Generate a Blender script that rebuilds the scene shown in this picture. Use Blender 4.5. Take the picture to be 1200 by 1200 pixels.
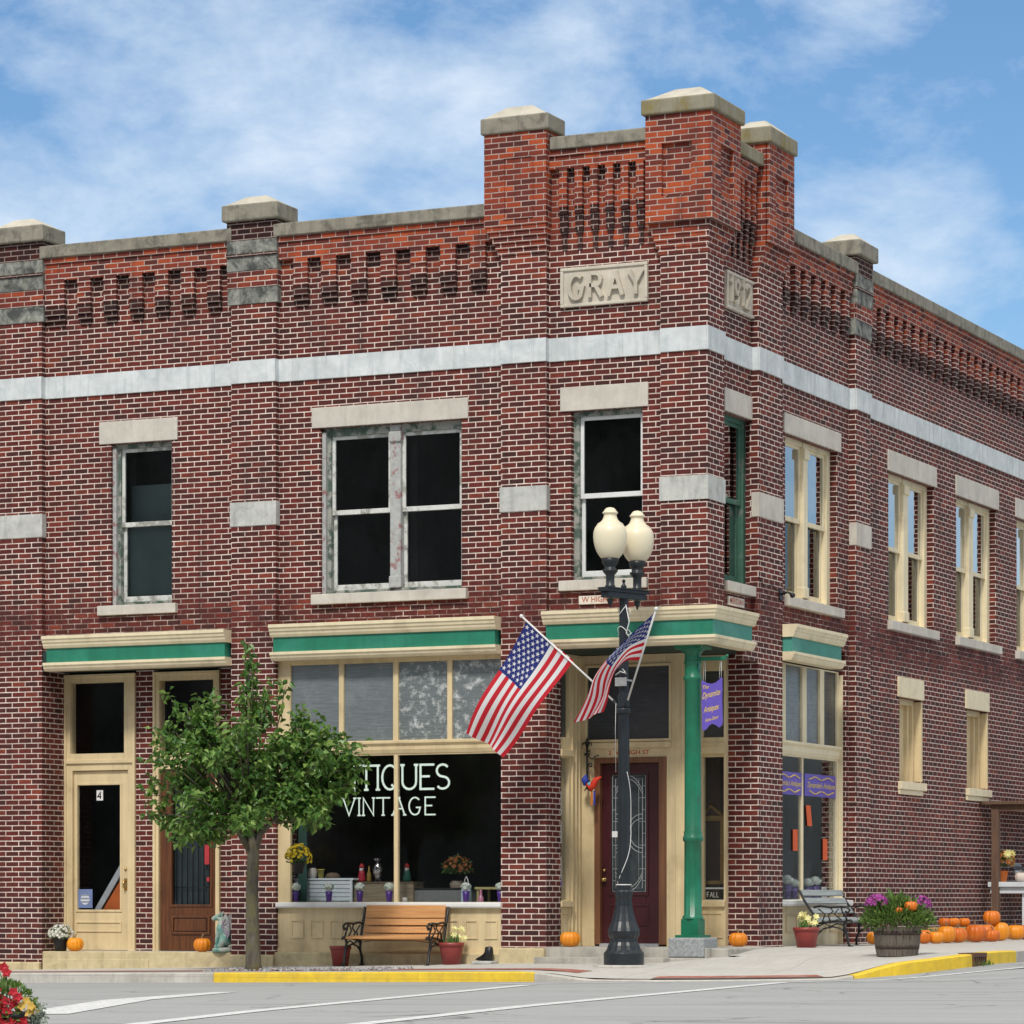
import bpy, bmesh, math, random
from math import sin, cos, pi, radians, sqrt, atan2
from mathutils import Vector, Matrix
random.seed(7)
for o in list(bpy.data.objects): bpy.data.objects.remove(o)
S = bpy.context.scene
COL = S.collection

# ------------------------------------------------------------------ camera
F, HX, HY = 3933., 600., 1055.          # focal length and principal point in pixels of the 1200 px photograph
TH = atan2(F, 8500.)
RV = (cos(TH), sin(TH)); FV = (-sin(TH), cos(TH))
_d = 39.9; _x = (829 - 600) * _d / F
CX, CY, CZ = -_d * FV[0] - _x * RV[0], -_d * FV[1] - _x * RV[1], 0.9
cam = bpy.data.cameras.new('camera'); co = bpy.data.objects.new('camera', cam); COL.objects.link(co)
co.location = (CX, CY, CZ); co.rotation_euler = (pi / 2, 0, TH)
cam.sensor_width = 36; cam.lens = 36 * F / 1200; cam.shift_y = (HY - 600) / 1200
cam.clip_start = 0.5; cam.clip_end = 5000
S.camera = co

# ------------------------------------------------------------------ world, sun, exposure
SUN_EL, SUN_AZ = radians(50), radians(13)     # azimuth measured from -Y towards -X
sdir = Vector((sin(SUN_AZ) * cos(SUN_EL), -cos(SUN_AZ) * cos(SUN_EL), sin(SUN_EL)))
W = bpy.data.worlds.new('World'); S.world = W; W.use_nodes = True
nt = W.node_tree; nt.nodes.clear()
def wn(t): return nt.nodes.new(t)
out = wn('ShaderNodeOutputWorld'); bg = wn('ShaderNodeBackground')
sky = wn('ShaderNodeTexSky'); sky.sky_type = 'NISHITA'; sky.sun_disc = False
sky.sun_elevation = SUN_EL; sky.sun_rotation = atan2(sdir.x, sdir.y)
sky.air_density = 1.0; sky.dust_density = 0.4; sky.ozone_density = 3.0; sky.altitude = 200
hs = wn('ShaderNodeHueSaturation'); hs.inputs['Saturation'].default_value = 1.17
hs.inputs['Value'].default_value = 1.06
nt.links.new(sky.outputs[0], hs.inputs['Color'])
tc = wn('ShaderNodeTexCoord'); mp = wn('ShaderNodeMapping'); mp.inputs['Scale'].default_value = (1, 1, 1.7)
mp.inputs['Location'].default_value = (3.1, 0.7, 0.35)
nt.links.new(tc.outputs['Generated'], mp.inputs[0])
n1 = wn('ShaderNodeTexNoise'); n1.inputs['Scale'].default_value = 4.6; n1.inputs['Detail'].default_value = 4
n1.inputs['Roughness'].default_value = 0.52; n1.inputs['Distortion'].default_value = 0.35
nt.links.new(mp.outputs[0], n1.inputs['Vector'])
cr = wn('ShaderNodeValToRGB'); cr.color_ramp.elements[0].position = 0.435; cr.color_ramp.elements[1].position = 0.585
cr.color_ramp.elements[0].color = (0, 0, 0, 1); cr.color_ramp.elements[1].color = (1, 1, 1, 1)
n1b = wn('ShaderNodeTexNoise'); n1b.inputs['Scale'].default_value = 15; n1b.inputs['Detail'].default_value = 10; n1b.inputs['Roughness'].default_value = .62; n1b.inputs['Distortion'].default_value = .15
nt.links.new(mp.outputs[0], n1b.inputs['Vector'])
nmx = wn('ShaderNodeMix'); nmx.inputs['Factor'].default_value = .42; nt.links.new(n1.outputs['Fac'], nmx.inputs['A']); nt.links.new(n1b.outputs['Fac'], nmx.inputs['B'])
nt.links.new(nmx.outputs['Result'], cr.inputs[0])
mx = wn('ShaderNodeMix'); mx.data_type = 'RGBA'
mulc = wn('ShaderNodeMath'); mulc.operation = 'MULTIPLY'; mulc.inputs[1].default_value = 0.92
nt.links.new(cr.outputs[0], mulc.inputs[0]); nt.links.new(mulc.outputs[0], mx.inputs['Factor'])
nt.links.new(hs.outputs[0], mx.inputs['A']); mx.inputs['B'].default_value = (6.5, 7.5, 8.7, 1)
# whiter cloud added in the unseen upper sky, for stronger, less blue fill light
sep0 = wn('ShaderNodeSeparateXYZ'); nt.links.new(tc.outputs['Generated'], sep0.inputs[0])
up = wn('ShaderNodeMapRange'); up.interpolation_type = 'SMOOTHSTEP'; nt.links.new(sep0.outputs['Z'], up.inputs['Value'])
up.inputs['From Min'].default_value = .27; up.inputs['From Max'].default_value = .50; up.inputs['To Max'].default_value = .88
mxu = wn('ShaderNodeMix'); mxu.data_type = 'RGBA'
nt.links.new(up.outputs[0], mxu.inputs['Factor']); nt.links.new(mx.outputs['Result'], mxu.inputs['A']); mxu.inputs['B'].default_value = (8.9, 8.6, 8.2, 1)
# dark tree and roof line added to the unseen sky to darken window reflections
sep = wn('ShaderNodeSeparateXYZ'); nt.links.new(tc.outputs['Generated'], sep.inputs[0])
n2 = wn('ShaderNodeTexNoise'); n2.inputs['Scale'].default_value = 9; nt.links.new(tc.outputs['Generated'], n2.inputs['Vector'])
def wm(op, a, b):
    m = wn('ShaderNodeMath'); m.operation = op
    for i, v in enumerate((a, b)):
        if isinstance(v, (int, float)): m.inputs[i].default_value = v
        else: nt.links.new(v, m.inputs[i])
    return m.outputs[0]
hgt = wm('ADD', wm('MULTIPLY', n2.outputs['Fac'], 0.20), 0.13)
low = wm('LESS_THAN', sep.outputs['Z'], hgt)
beh = wm('LESS_THAN', sep.outputs['Y'], -0.30)
low2 = wm('LESS_THAN', sep.outputs['Z'], wm('ADD', wm('MULTIPLY', n2.outputs['Fac'], 0.07), 0.030))
east = wm('GREATER_THAN', sep.outputs['X'], 0.05)
msk = wm('MAXIMUM', wm('MULTIPLY', low, beh), wm('MULTIPLY', low2, east))
mx2 = wn('ShaderNodeMix'); mx2.data_type = 'RGBA'
nt.links.new(msk, mx2.inputs['Factor']); nt.links.new(mxu.outputs['Result'], mx2.inputs['A'])
n3 = wn('ShaderNodeTexNoise'); n3.inputs['Scale'].default_value = 22; n3.inputs['Detail'].default_value = 6; nt.links.new(tc.outputs['Generated'], n3.inputs['Vector'])
cr3 = wn('ShaderNodeValToRGB'); cr3.color_ramp.elements[0].position = .38; cr3.color_ramp.elements[1].position = .66; cr3.color_ramp.elements[0].color = (.25, .30, .28, 1); cr3.color_ramp.elements[1].color = (1.5, 1.6, 1.6, 1)
nt.links.new(n3.outputs['Fac'], cr3.inputs[0]); nt.links.new(cr3.outputs[0], mx2.inputs['B'])
nt.links.new(mx2.outputs['Result'], bg.inputs['Color']); bg.inputs['Strength'].default_value = 0.100
nt.links.new(bg.outputs[0], out.inputs[0])
sl = bpy.data.lights.new('sun', 'SUN'); so = bpy.data.objects.new('sun', sl); COL.objects.link(so)
sl.energy = 2.3; sl.angle = radians(8); sl.color = (1, 0.95, 0.87)
so.rotation_euler = sdir.to_track_quat('Z', 'Y').to_euler(); so.location = sdir * 60
S.view_settings.view_transform = 'Standard'; S.view_settings.look = 'None'
S.view_settings.exposure = 0.20; S.view_settings.gamma = 1
S.render.engine = 'CYCLES'
S.cycles.max_bounces = 8; S.cycles.transparent_max_bounces = 12

# ------------------------------------------------------------------ from pixels of the photograph to metres
def Dd(px): k = (px - HX) / F; return (FV[0] + RV[0] * k, FV[1] + RV[1] * k)
def fx(px, y=0.): a = Dd(px); return CX + (y - CY) / a[1] * a[0]
def ry(px, x=0.): a = Dd(px); return CY + (x - CX) / a[0] * a[1]
def dep(x, y): return (x - CX) * FV[0] + (y - CY) * FV[1]
def zz(py, x, y): return CZ + (HY - py) * dep(x, y) / F
def zf(px, py, y=0.): return zz(py, fx(px, y), y)
def zr(px, py, x=0.): return zz(py, x, ry(px, x))
def T0(u, w, z): return (u, w, z)
def TF(u, w, z): return (u, -w, z)       # front facade: u along the street, w out of the wall
def TR(u, w, z): return (w, u, z)        # side facade

# ------------------------------------------------------------------ mesh builder
class MB:
    def __init__(s): s.v = []; s.f = []; s.m = []; s.sm = []; s.uv = {}
    def poly(s, pts, m=0, smooth=False, uv=None):
        b = len(s.v); s.v += [tuple(p) for p in pts]
        if uv: s.uv[len(s.f)] = uv
        s.f.append(tuple(range(b, b + len(pts)))); s.m.append(m); s.sm.append(smooth)
    def mesh(s, vs, fs, m=0, smooth=False):
        b = len(s.v); s.v += [tuple(p) for p in vs]
        for f in fs: s.f.append(tuple(i + b for i in f)); s.m.append(m); s.sm.append(smooth)
    def box(s, u0, u1, w0, w1, z0, z1, T=T0, m=0):
        vs = [T(u, w, z) for z in (z0, z1) for w in (w0, w1) for u in (u0, u1)]
        s.mesh(vs, [(0, 1, 3, 2), (4, 6, 7, 5), (0, 4, 5, 1), (2, 3, 7, 6), (0, 2, 6, 4), (1, 5, 7, 3)], m)
    def frustum(s, a, b, z0, z1, T=T0, m=0):      # a, b = (u0,u1,w0,w1) below and above
        vs = [T(u, w, z) for (r, z) in ((a, z0), (b, z1)) for w in r[2:] for u in r[:2]]
        s.mesh(vs, [(0, 1, 3, 2), (4, 6, 7, 5), (0, 4, 5, 1), (2, 3, 7, 6), (0, 2, 6, 4), (1, 5, 7, 3)], m)
    def profile(s, pts, u0, u1, T=T0, m=0, sk0=0., sk1=0.):   # a moulding: (w, z) outline run along u; sk = mitre
        n = len(pts)
        vs = [T(u0 + sk0 * w, w, z) for w, z in pts] + [T(u1 + sk1 * w, w, z) for w, z in pts]
        s.mesh(vs, [tuple(range(n)), tuple(range(2 * n - 1, n - 1, -1))] + [(i, (i + 1) % n, n + (i + 1) % n, n + i) for i in range(n)], m)
    def lathe(s, prof, n=24, c=(0, 0, 0), m=0, smooth=True, T=T0):
        vs = []
        for r, z in prof:
            for k in range(n): a = 2 * pi * k / n; vs.append(T(c[0] + r * cos(a), c[1] + r * sin(a), c[2] + z))
        fs = [(i * n + k, i * n + (k + 1) % n, (i + 1) * n + (k + 1) % n, (i + 1) * n + k) for i in range(len(prof) - 1) for k in range(n)]
        fs.append(tuple(range(n))); b = (len(prof) - 1) * n; fs.append(tuple(range(b, b + n)))
        s.mesh(vs, fs, m, smooth)
    def tube(s, path, r, n=8, m=0, smooth=True):
        P = [Vector(p) for p in path]; R_ = r if isinstance(r, (list, tuple)) else [r] * len(P)
        vs = []; up = Vector((0, 0, 1)); prev = None
        for i, p in enumerate(P):
            t = (P[min(i + 1, len(P) - 1)] - P[max(i - 1, 0)]).normalized()
            if prev is None:
                a = up.cross(t)
                if a.length < 1e-3: a = Vector((1, 0, 0)).cross(t)
            else: a = prev - t * prev.dot(t)
            a.normalize(); prev = a; b = t.cross(a)
            for k in range(n):
                q = 2 * pi * k / n; vs.append(p + (a * cos(q) + b * sin(q)) * R_[i])
        fs = [(i * n + k, i * n + (k + 1) % n, (i + 1) * n + (k + 1) % n, (i + 1) * n + k) for i in range(len(P) - 1) for k in range(n)]
        fs += [tuple(range(n)), tuple(range((len(P) - 1) * n, len(P) * n))]
        s.mesh(vs, fs, m, smooth)
    def sphere(s, c, r, m=0, nu=12, nv=8, rz=None):
        rz = rz or r
        vs = [(c[0], c[1], c[2] - rz)]
        for j in range(1, nv):
            a = -pi / 2 + pi * j / nv
            for k in range(nu): q = 2 * pi * k / nu; vs.append((c[0] + r * cos(a) * cos(q), c[1] + r * cos(a) * sin(q), c[2] + rz * sin(a)))
        vs.append((c[0], c[1], c[2] + rz)); t = len(vs) - 1
        fs = [(0, 1 + (k + 1) % nu, 1 + k) for k in range(nu)] + [(t, t - nu + k, t - nu + (k + 1) % nu) for k in range(nu)]
        fs += [(1 + j * nu + k, 1 + j * nu + (k + 1) % nu, 1 + (j + 1) * nu + (k + 1) % nu, 1 + (j + 1) * nu + k) for j in range(nv - 2) for k in range(nu)]
        s.mesh(vs, fs, m, True)
    def build(s, name, mats, parent=None, bevel=0., recalc=True, loc=None):
        me = bpy.data.meshes.new(name); me.from_pydata(s.v, [], s.f)
        mats = mats if isinstance(mats, (list, tuple)) else [mats]
        for m in mats: me.materials.append(m)
        for i, p in enumerate(me.polygons): p.material_index = s.m[i]; p.use_smooth = s.sm[i]
        if recalc and not s.uv:
            bm = bmesh.new(); bm.from_mesh(me); bmesh.ops.recalc_face_normals(bm, faces=bm.faces)
            bm.to_mesh(me); bm.free()
        uvl = me.uv_layers.new(name='UVMap')
        for p in me.polygons:
            nx, ny, nz = abs(p.normal.x), abs(p.normal.y), abs(p.normal.z)
            c = s.uv.get(p.index)
            for q, li in enumerate(p.loop_indices):
                v = me.vertices[me.loops[li].vertex_index].co
                if c: uvl.data[li].uv = c[q]
                elif nz > 0.75: uvl.data[li].uv = (v.x, v.y)
                elif nx > ny: uvl.data[li].uv = (v.y, v.z)
                else: uvl.data[li].uv = (v.x, v.z)
        o = bpy.data.objects.new(name, me); COL.objects.link(o)
        if loc: o.location = loc
        if parent: o.parent = parent
        if bevel:
            b = o.modifiers.new('bevel', 'BEVEL'); b.width = bevel; b.segments = 2; b.limit_method = 'ANGLE'; b.angle_limit = radians(40)
        return o
def tag(o, label=None, cat=None, group=None, kind=None):
    if label: o['label'] = label
    if cat: o['category'] = cat
    if group: o['group'] = group
    if kind: o['kind'] = kind
    return o
def thing(name, label, cat, loc=(0, 0, 0), rz=0., group=None):
    o = bpy.data.objects.new(name, None); COL.objects.link(o); o.empty_display_size = 0.1
    o.location = loc; o.rotation_euler = (0, 0, rz)
    return tag(o, label, cat, group)
def dup(root, loc, rz=0., label=None, sc=None):
    def cp(o, par):
        c = o.copy(); COL.objects.link(c); c.parent = par
        for ch in o.children: cp(ch, c)
        return c
    r = root.copy(); COL.objects.link(r); r.location = loc; r.rotation_euler = (0, 0, rz)
    if sc: r.scale = sc
    if label: r['label'] = label
    for ch in root.children: cp(ch, r)
    return r

# ------------------------------------------------------------------ materials
class NB:
    def __init__(s, name):
        s.m = bpy.data.materials.new(name); s.m.use_nodes = True; s.t = s.m.node_tree
        s.b = s.t.nodes['Principled BSDF']; s.o = s.t.nodes['Material Output']
    def n(s, t, **k):
        x = s.t.nodes.new(t)
        for a, b in k.items(): setattr(x, a, b)
        return x
    def l(s, a, b): s.t.links.new(a, b)
    def math(s, op, a, b=None, clamp=False):
        m = s.n('ShaderNodeMath', operation=op); m.use_clamp = clamp
        for i, v in enumerate((a, b)):
            if v is None: continue
            if isinstance(v, (int, float)): m.inputs[i].default_value = v
            else: s.l(v, m.inputs[i])
        return m.outputs[0]
    def noise(s, vec, scale, detail=3, rough=.55, dist=0.):
        x = s.n('ShaderNodeTexNoise'); x.inputs['Scale'].default_value = scale; x.inputs['Detail'].default_value = detail
        x.inputs['Roughness'].default_value = rough; x.inputs['Distortion'].default_value = dist
        if vec is not None: s.l(vec, x.inputs['Vector'])
        return x.outputs['Fac']
    def ramp(s, fac, stops):
        x = s.n('ShaderNodeValToRGB'); e = x.color_ramp.elements
        while len(e) < len(stops): e.new(0.5)
        for i, (p, c) in enumerate(stops):
            e[i].position = p
            e[i].color = (c, c, c, 1) if isinstance(c, (int, float)) else (*c, 1)
        s.l(fac, x.inputs[0]); return x.outputs[0]
    def mix(s, f, a, b, mode='MIX'):
        x = s.n('ShaderNodeMix', data_type='RGBA', blend_type=mode)
        for k, v in (('Factor', f), ('A', a), ('B', b)):
            if isinstance(v, (int, float)): x.inputs[k].default_value = v
            elif isinstance(v, tuple): x.inputs[k].default_value = (*v, 1)
            else: s.l(v, x.inputs[k])
        return x.outputs['Result']
    def bump(s, h, strength=.5, dist=.01):
        x = s.n('ShaderNodeBump'); x.inputs['Strength'].default_value = strength; x.inputs['Distance'].default_value = dist
        s.l(h, x.inputs['Height']); s.l(x.outputs[0], s.b.inputs['Normal'])
    def obj(s): return s.n('ShaderNodeTexCoord').outputs['Object']
    def uvc(s): return s.n('ShaderNodeTexCoord').outputs['UV']
    def pos(s): return s.n('ShaderNodeNewGeometry').outputs['Position']
def mat(name, col, rough=.6, var=.18, scale=6., bump=0., col2=None, c2=(.45, .65), metal=0., spec=None, streak=0., coat=0.):
    M = NB(name); P = M.obj()
    f = M.noise(P, scale, 5, .6)
    lo = tuple(c * (1 - var) for c in col); hi = tuple(min(1, c * (1 + var)) for c in col)
    c = M.ramp(f, [(.3, lo), (.7, hi)])
    if col2:
        g = M.noise(P, scale * .55, 6, .65)
        c = M.mix(M.ramp(g, [(c2[0], 0.), (c2[1], 1.)]), c, col2)
    if streak:
        mp = M.n('ShaderNodeMapping'); mp.inputs['Scale'].default_value = (7, 7, .6); M.l(P, mp.inputs[0])
        g = M.noise(mp.outputs[0], 1.5, 4)
        c = M.mix(M.math('MULTIPLY', M.ramp(g, [(.45, 0.), (.75, 1.)]), streak), c, tuple(x * .45 for x in col))
    M.l(c, M.b.inputs['Base Color']); M.b.inputs['Roughness'].default_value = rough; M.b.inputs['Metallic'].default_value = metal
    if spec is not None: M.b.inputs['Specular IOR Level'].default_value = spec
    if coat: M.b.inputs['Coat Weight'].default_value = coat
    if bump: M.bump(M.noise(P, scale * 5, 4), .5, bump)
    return M.m
def brick_mat(name, dark=0., z_orange=True, mk=1., ms=.0072):
    M = NB(name); uv = M.uvc(); pos = M.pos()
    wob = M.n('ShaderNodeVectorMath', operation='MULTIPLY_ADD')
    nz = M.n('ShaderNodeTexNoise'); nz.inputs['Scale'].default_value = 5.; nz.inputs['Detail'].default_value = 3; M.l(uv, nz.inputs['Vector'])
    M.l(nz.outputs['Color'], wob.inputs[0]); wob.inputs[1].default_value = (.010, .007, 0); M.l(uv, wob.inputs[2])
    b = M.n('ShaderNodeTexBrick'); M.l(wob.outputs[0], b.inputs['Vector'])
    b.inputs['Scale'].default_value = 1; b.inputs['Brick Width'].default_value = .1995; b.inputs['Row Height'].default_value = .0672
    b.inputs['Mortar Size'].default_value = ms; b.inputs['Mortar Smooth'].default_value = .2; b.inputs['Bias'].default_value = 0
    b.inputs['Color1'].default_value = (0, 0, 0, 1); b.inputs['Color2'].default_value = (1, 1, 1, 1); b.inputs['Mortar'].default_value = (.5, .5, .5, 1)
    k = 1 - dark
    st = [(0., (.050, .0165, .015)), (.10, (.068, .0175, .0155)), (.30, (.088, .0186, .016)), (.62, (.112, .0200, .0165)), (.90, (.140, .0240, .0180)), (1., (.21, .042, .024))]
    c = M.ramp(b.outputs['Color'], [(p, tuple(x * k for x in q)) for p, q in st])
    g = M.noise(uv, 1.1, 5, .6)                                   # patches of darker firing
    c = M.mix(M.math('MULTIPLY', M.ramp(g, [(.5, 0.), (.68, 1.)]), .4), c, (.062, .024, .025))
    fine = M.noise(uv, 38., 4, .7)
    mid = M.noise(uv, 11., 4, .65)
    c = M.mix(.7, c, M.ramp(mid, [(.28, .62), (.72, 1.36)]), 'MULTIPLY')
    c = M.mix(.55, c, M.ramp(fine, [(.25, .45), (.75, 1.5)]), 'MULTIPLY')
    sp = M.n('ShaderNodeSeparateXYZ'); M.l(pos, sp.inputs[0]); Z = sp.outputs['Z']
    big = M.noise(pos, 1.6, 4, .6)
    mort = M.ramp(M.noise(uv, 9., 4, .6), [(.3, tuple(x * mk for x in (.60, .47, .41))), (.7, tuple(x * mk for x in (.92, .79, .70)))])
    if z_orange:
        zo = M.math('ADD', Z, M.math('MULTIPLY', big, 1.5))
        om = M.n('ShaderNodeMapRange'); om.interpolation_type = 'SMOOTHSTEP'; M.l(zo, om.inputs['Value'])
        om.inputs['From Min'].default_value = 9.2; om.inputs['From Max'].default_value = 9.95
        oc = M.ramp(b.outputs['Color'], [(0, (.085, .021, .018)), (.45, (.21, .036, .021)), (.75, (.33, .054, .020)), (1, (.46, .085, .026))])
        c = M.mix(om.outputs[0], c, M.mix(.5, oc, M.ramp(fine, [(.25, .6), (.75, 1.3)]), 'MULTIPLY'))
        mort = M.mix(M.math('MULTIPLY', om.outputs[0], .55), mort, (.21, .105, .085))
    wear = M.noise(pos, .9, 6, .68, .4)                           # dirtier and cleaner pointing in broad patches
    mort = M.mix(M.ramp(wear, [(.44, 0.), (.68, .5)]), mort, (.30, .20, .17))
    smp = M.n('ShaderNodeMapping'); smp.inputs['Scale'].default_value = (5, 5, .45); M.l(pos, smp.inputs[0])
    strk = M.ramp(M.noise(smp.outputs[0], 1.3, 5, .6), [(.52, 0.), (.72, 1.)])
    # washed-out mortar under the sills, soot near the pavement
    def zone(a, b_, c_, d_):
        x = M.n('ShaderNodeMapRange'); M.l(Z, x.inputs['Value']); x.inputs['From Min'].default_value = a; x.inputs['From Max'].default_value = b_
        y = M.n('ShaderNodeMapRange'); M.l(Z, y.inputs['Value']); y.inputs['From Min'].default_value = c_; y.inputs['From Max'].default_value = d_
        y.inputs['To Min'].default_value = 1; y.inputs['To Max'].default_value = 0
        return M.math('MULTIPLY', x.outputs[0], y.outputs[0])
    z1 = M.math('MULTIPLY', zone(4.0, 4.3, 4.6, 4.95), M.ramp(M.noise(uv, 4.5, 5, .7), [(.36, 0.), (.52, 1.)]))
    mort = M.mix(M.math('MULTIPLY', z1, .85), mort, (.14, .062, .056))
    z2 = M.math('MULTIPLY', zone(-1., -.5, .7, 1.5), .7)
    c = M.mix(z2, c, M.mix(.5, c, (.035, .022, .026)))
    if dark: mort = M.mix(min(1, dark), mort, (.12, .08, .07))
    col = M.mix(b.outputs['Fac'], c, mort)
    col = M.mix(M.math('MULTIPLY', strk, .42), col, (.030, .018, .017))
    M.l(col, M.b.inputs['Base Color']); M.b.inputs['Roughness'].default_value = .82; M.b.inputs['Specular IOR Level'].default_value = .3
    h = M.math('ADD', M.math('MULTIPLY', M.math('SUBTRACT', 1., b.outputs['Fac']), 1.), M.math('MULTIPLY', fine, .35))
    M.bump(h, .8, .010)
    return M.m
def stone_mat(name, col, stain, amt, joints=0., scale=3., lo=.48):
    M = NB(name); P = M.pos()
    c = M.ramp(M.noise(P, scale, 6, .65), [(.3, tuple(x * .82 for x in col)), (.7, tuple(min(1, x * 1.1) for x in col))])
    s = M.ramp(M.noise(P, scale * .8, 7, .72, .5), [(lo, 0.), (lo + .2, 1.)])
    c = M.mix(M.math('MULTIPLY', s, amt), c, stain)
    mp = M.n('ShaderNodeMapping'); mp.inputs['Scale'].default_value = (9, 9, 1.); M.l(P, mp.inputs[0])
    c = M.mix(M.math('MULTIPLY', M.ramp(M.noise(mp.outputs[0], 1.2, 4), [(.5, 0.), (.75, 1.)]), amt * .6), c, tuple(x * .7 for x in stain))
    if joints:
        b = M.n('ShaderNodeTexBrick'); M.l(M.uvc(), b.inputs['Vector']); b.offset = 0
        b.inputs['Scale'].default_value = 1; b.inputs['Brick Width'].default_value = joints; b.inputs['Row Height'].default_value = 40.
        b.inputs['Mortar Size'].default_value = .005; b.inputs['Mortar Smooth'].default_value = .6
        c = M.mix(M.math('MULTIPLY', b.outputs['Fac'], .5), c, tuple(x * .5 for x in col))
    M.l(c, M.b.inputs['Base Color']); M.b.inputs['Roughness'].default_value = .85
    M.bump(M.noise(P, 60, 4), .4, .004)
    return M.m
def glass_mat(name, tint=.82, refl=1.4, rough=.01):
    M = NB(name); M.t.nodes.remove(M.b)
    tr = M.n('ShaderNodeBsdfTransparent'); tr.inputs[0].default_value = (tint, tint * 1.01, tint * 1.02, 1)
    gl = M.n('ShaderNodeBsdfGlossy'); gl.inputs['Roughness'].default_value = rough; gl.inputs['Color'].default_value = (.95, .97, 1, 1)
    fr = M.n('ShaderNodeFresnel'); fr.inputs[0].default_value = 1.45
    bp = M.n('ShaderNodeBump'); bp.inputs['Strength'].default_value = .05; bp.inputs['Distance'].default_value = .03
    M.l(M.noise(M.pos(), 1.7, 2), bp.inputs['Height']); M.l(bp.outputs[0], gl.inputs['Normal'])
    mx = M.n('ShaderNodeMixShader'); M.l(M.math('MULTIPLY', fr.outputs[0], refl, True), mx.inputs[0])
    M.l(tr.outputs[0], mx.inputs[1]); M.l(gl.outputs[0], mx.inputs[2]); M.l(mx.outputs[0], M.o.inputs[0])
    return M.m
def wood_mat(name, c1, c2, axis='X', rough=.5, sc=1.):
    M = NB(name); P = M.obj()
    mp = M.n('ShaderNodeMapping'); s = {'X': (1.2, 22, 22), 'Y': (22, 1.2, 22), 'Z': (22, 22, 1.2)}[axis]
    mp.inputs['Scale'].default_value = tuple(x * sc for x in s); M.l(P, mp.inputs[0])
    M.l(M.ramp(M.noise(mp.outputs[0], 1.6, 5, .65, .6), [(.3, c1), (.7, c2)]), M.b.inputs['Base Color'])
    M.b.inputs['Roughness'].default_value = rough
    M.bump(M.noise(mp.outputs[0], 3., 3), .25, .003)
    return M.m
def leaf_mat(name, a, b, c, rough=.42, trans=.25):
    M = NB(name); r = M.n('ShaderNodeNewGeometry').outputs['Random Per Island']
    col = M.ramp(r, [(0, a), (.55, b), (1, c)])
    M.l(col, M.b.inputs['Base Color']); M.b.inputs['Roughness'].default_value = rough
    tl = M.n('ShaderNodeBsdfTranslucent'); M.l(M.mix(.5, col, (.25, .36, .05)), tl.inputs[0])
    mx = M.n('ShaderNodeMixShader'); mx.inputs[0].default_value = trans
    M.l(M.b.outputs[0], mx.inputs[1]); M.l(tl.outputs[0], mx.inputs[2]); M.l(mx.outputs[0], M.o.inputs[0])
    return M.m
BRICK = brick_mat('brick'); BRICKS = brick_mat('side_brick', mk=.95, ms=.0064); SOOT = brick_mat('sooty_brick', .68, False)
BAND = stone_mat('painted_band', (.65, .69, .70), (.44, .50, .53), .8, 1.13, 4.)
LIME = stone_mat('limestone', (.60, .565, .50), (.40, .36, .31), .4)
GREYST = stone_mat('grey_limestone', (.55, .56, .53), (.32, .33, .31), .8, 0, 5.)
CONC = stone_mat('coping_concrete', (.28, .262, .21), (.085, .08, .065), .85, 1.9, 6.)
LICH = stone_mat('lichen_concrete', (.27, .25, .185), (.23, .175, .035), .9, 0, 5.)
CAPTOP = stone_mat('cap_render', (.52, .49, .41), (.30, .28, .22), .4)
WEATH = stone_mat('weathered_stone', (.33, .335, .295), (.045, .05, .048), .95, 0, 6., .40)
NAMEST = stone_mat('name_stone', (.60, .55, .46), (.42, .36, .29), .35)
CREAM = mat('cream_paint', (.70, .565, .335), .55, .07, 3., .0012, (.50, .385, .22), (.54, .74), streak=.34)
CREAML = mat('light_cream_paint', (.79, .69, .47), .55, .07, 4., .0012, (.56, .46, .30), (.56, .76), streak=.22)
CREAMST = stone_mat('cream_painted_stone', (.60, .50, .30), (.36, .285, .165), .75, 0, 5.)
GREEN = mat('green_paint', (.016, .195, .118), .45, .15, 2.5, .001, (.04, .25, .18), (.48, .68), streak=.3)
TEALG = mat('faded_green_paint', (.04, .255, .19), .5, .12, 2.5, 0, (.09, .32, .26), (.5, .7))
COLG = mat('column_green', (.010, .165, .088), .36, .2, 5., .0012, (.03, .11, .07), (.55, .7), streak=.35)
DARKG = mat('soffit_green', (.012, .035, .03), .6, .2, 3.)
WHITEP = mat('white_paint', (.74, .75, .74), .5, .06, 5., 0, (.52, .52, .50), (.55, .75))
OLDW = mat('peeling_white_paint', (.62, .63, .60), .65, .1, 12., .002, (.30, .30, .27), (.50, .60))
PEEL = mat('peeling_green_red_paint', (.40, .41, .40), .75, .2, 14., .003, (.29, .14, .14), (.54, .62))
PEELG = mat('peeling_green_paint', (.075, .115, .09), .7, .25, 12., .002, (.33, .335, .30), (.45, .55))
GLASS = glass_mat('window_glass', .97, .36); GLASSD = glass_mat('old_window_glass', .78, 1.1); GLASSR = glass_mat('reflecting_glass', .45, 3.2)
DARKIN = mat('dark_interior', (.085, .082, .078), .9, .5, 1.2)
WOODF = mat('interior_floor', (.06, .045, .03), .6, .2)
BROWNF = wood_mat('brown_frame', (.13, .052, .024), (.23, .10, .045), 'Z', .45)
MAHOG = mat('oxblood_door', (.052, .0085, .012), .35, .15, 4.)
OAK = wood_mat('varnished_oak', (.055, .018, .008), (.17, .062, .022), 'Z', .35)
IRON = mat('black_iron', (.012, .013, .014), .42, .3, 8., .001)
LAMPB = mat('lamp_black', (.014, .019, .024), .38, .25, 6., .0008)
BRASS = mat('brass', (.55, .38, .15), .3, .1, 8., metal=1)
LEADC = mat('lead_came', (.42, .45, .46), .4, .1, 20.)

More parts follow.
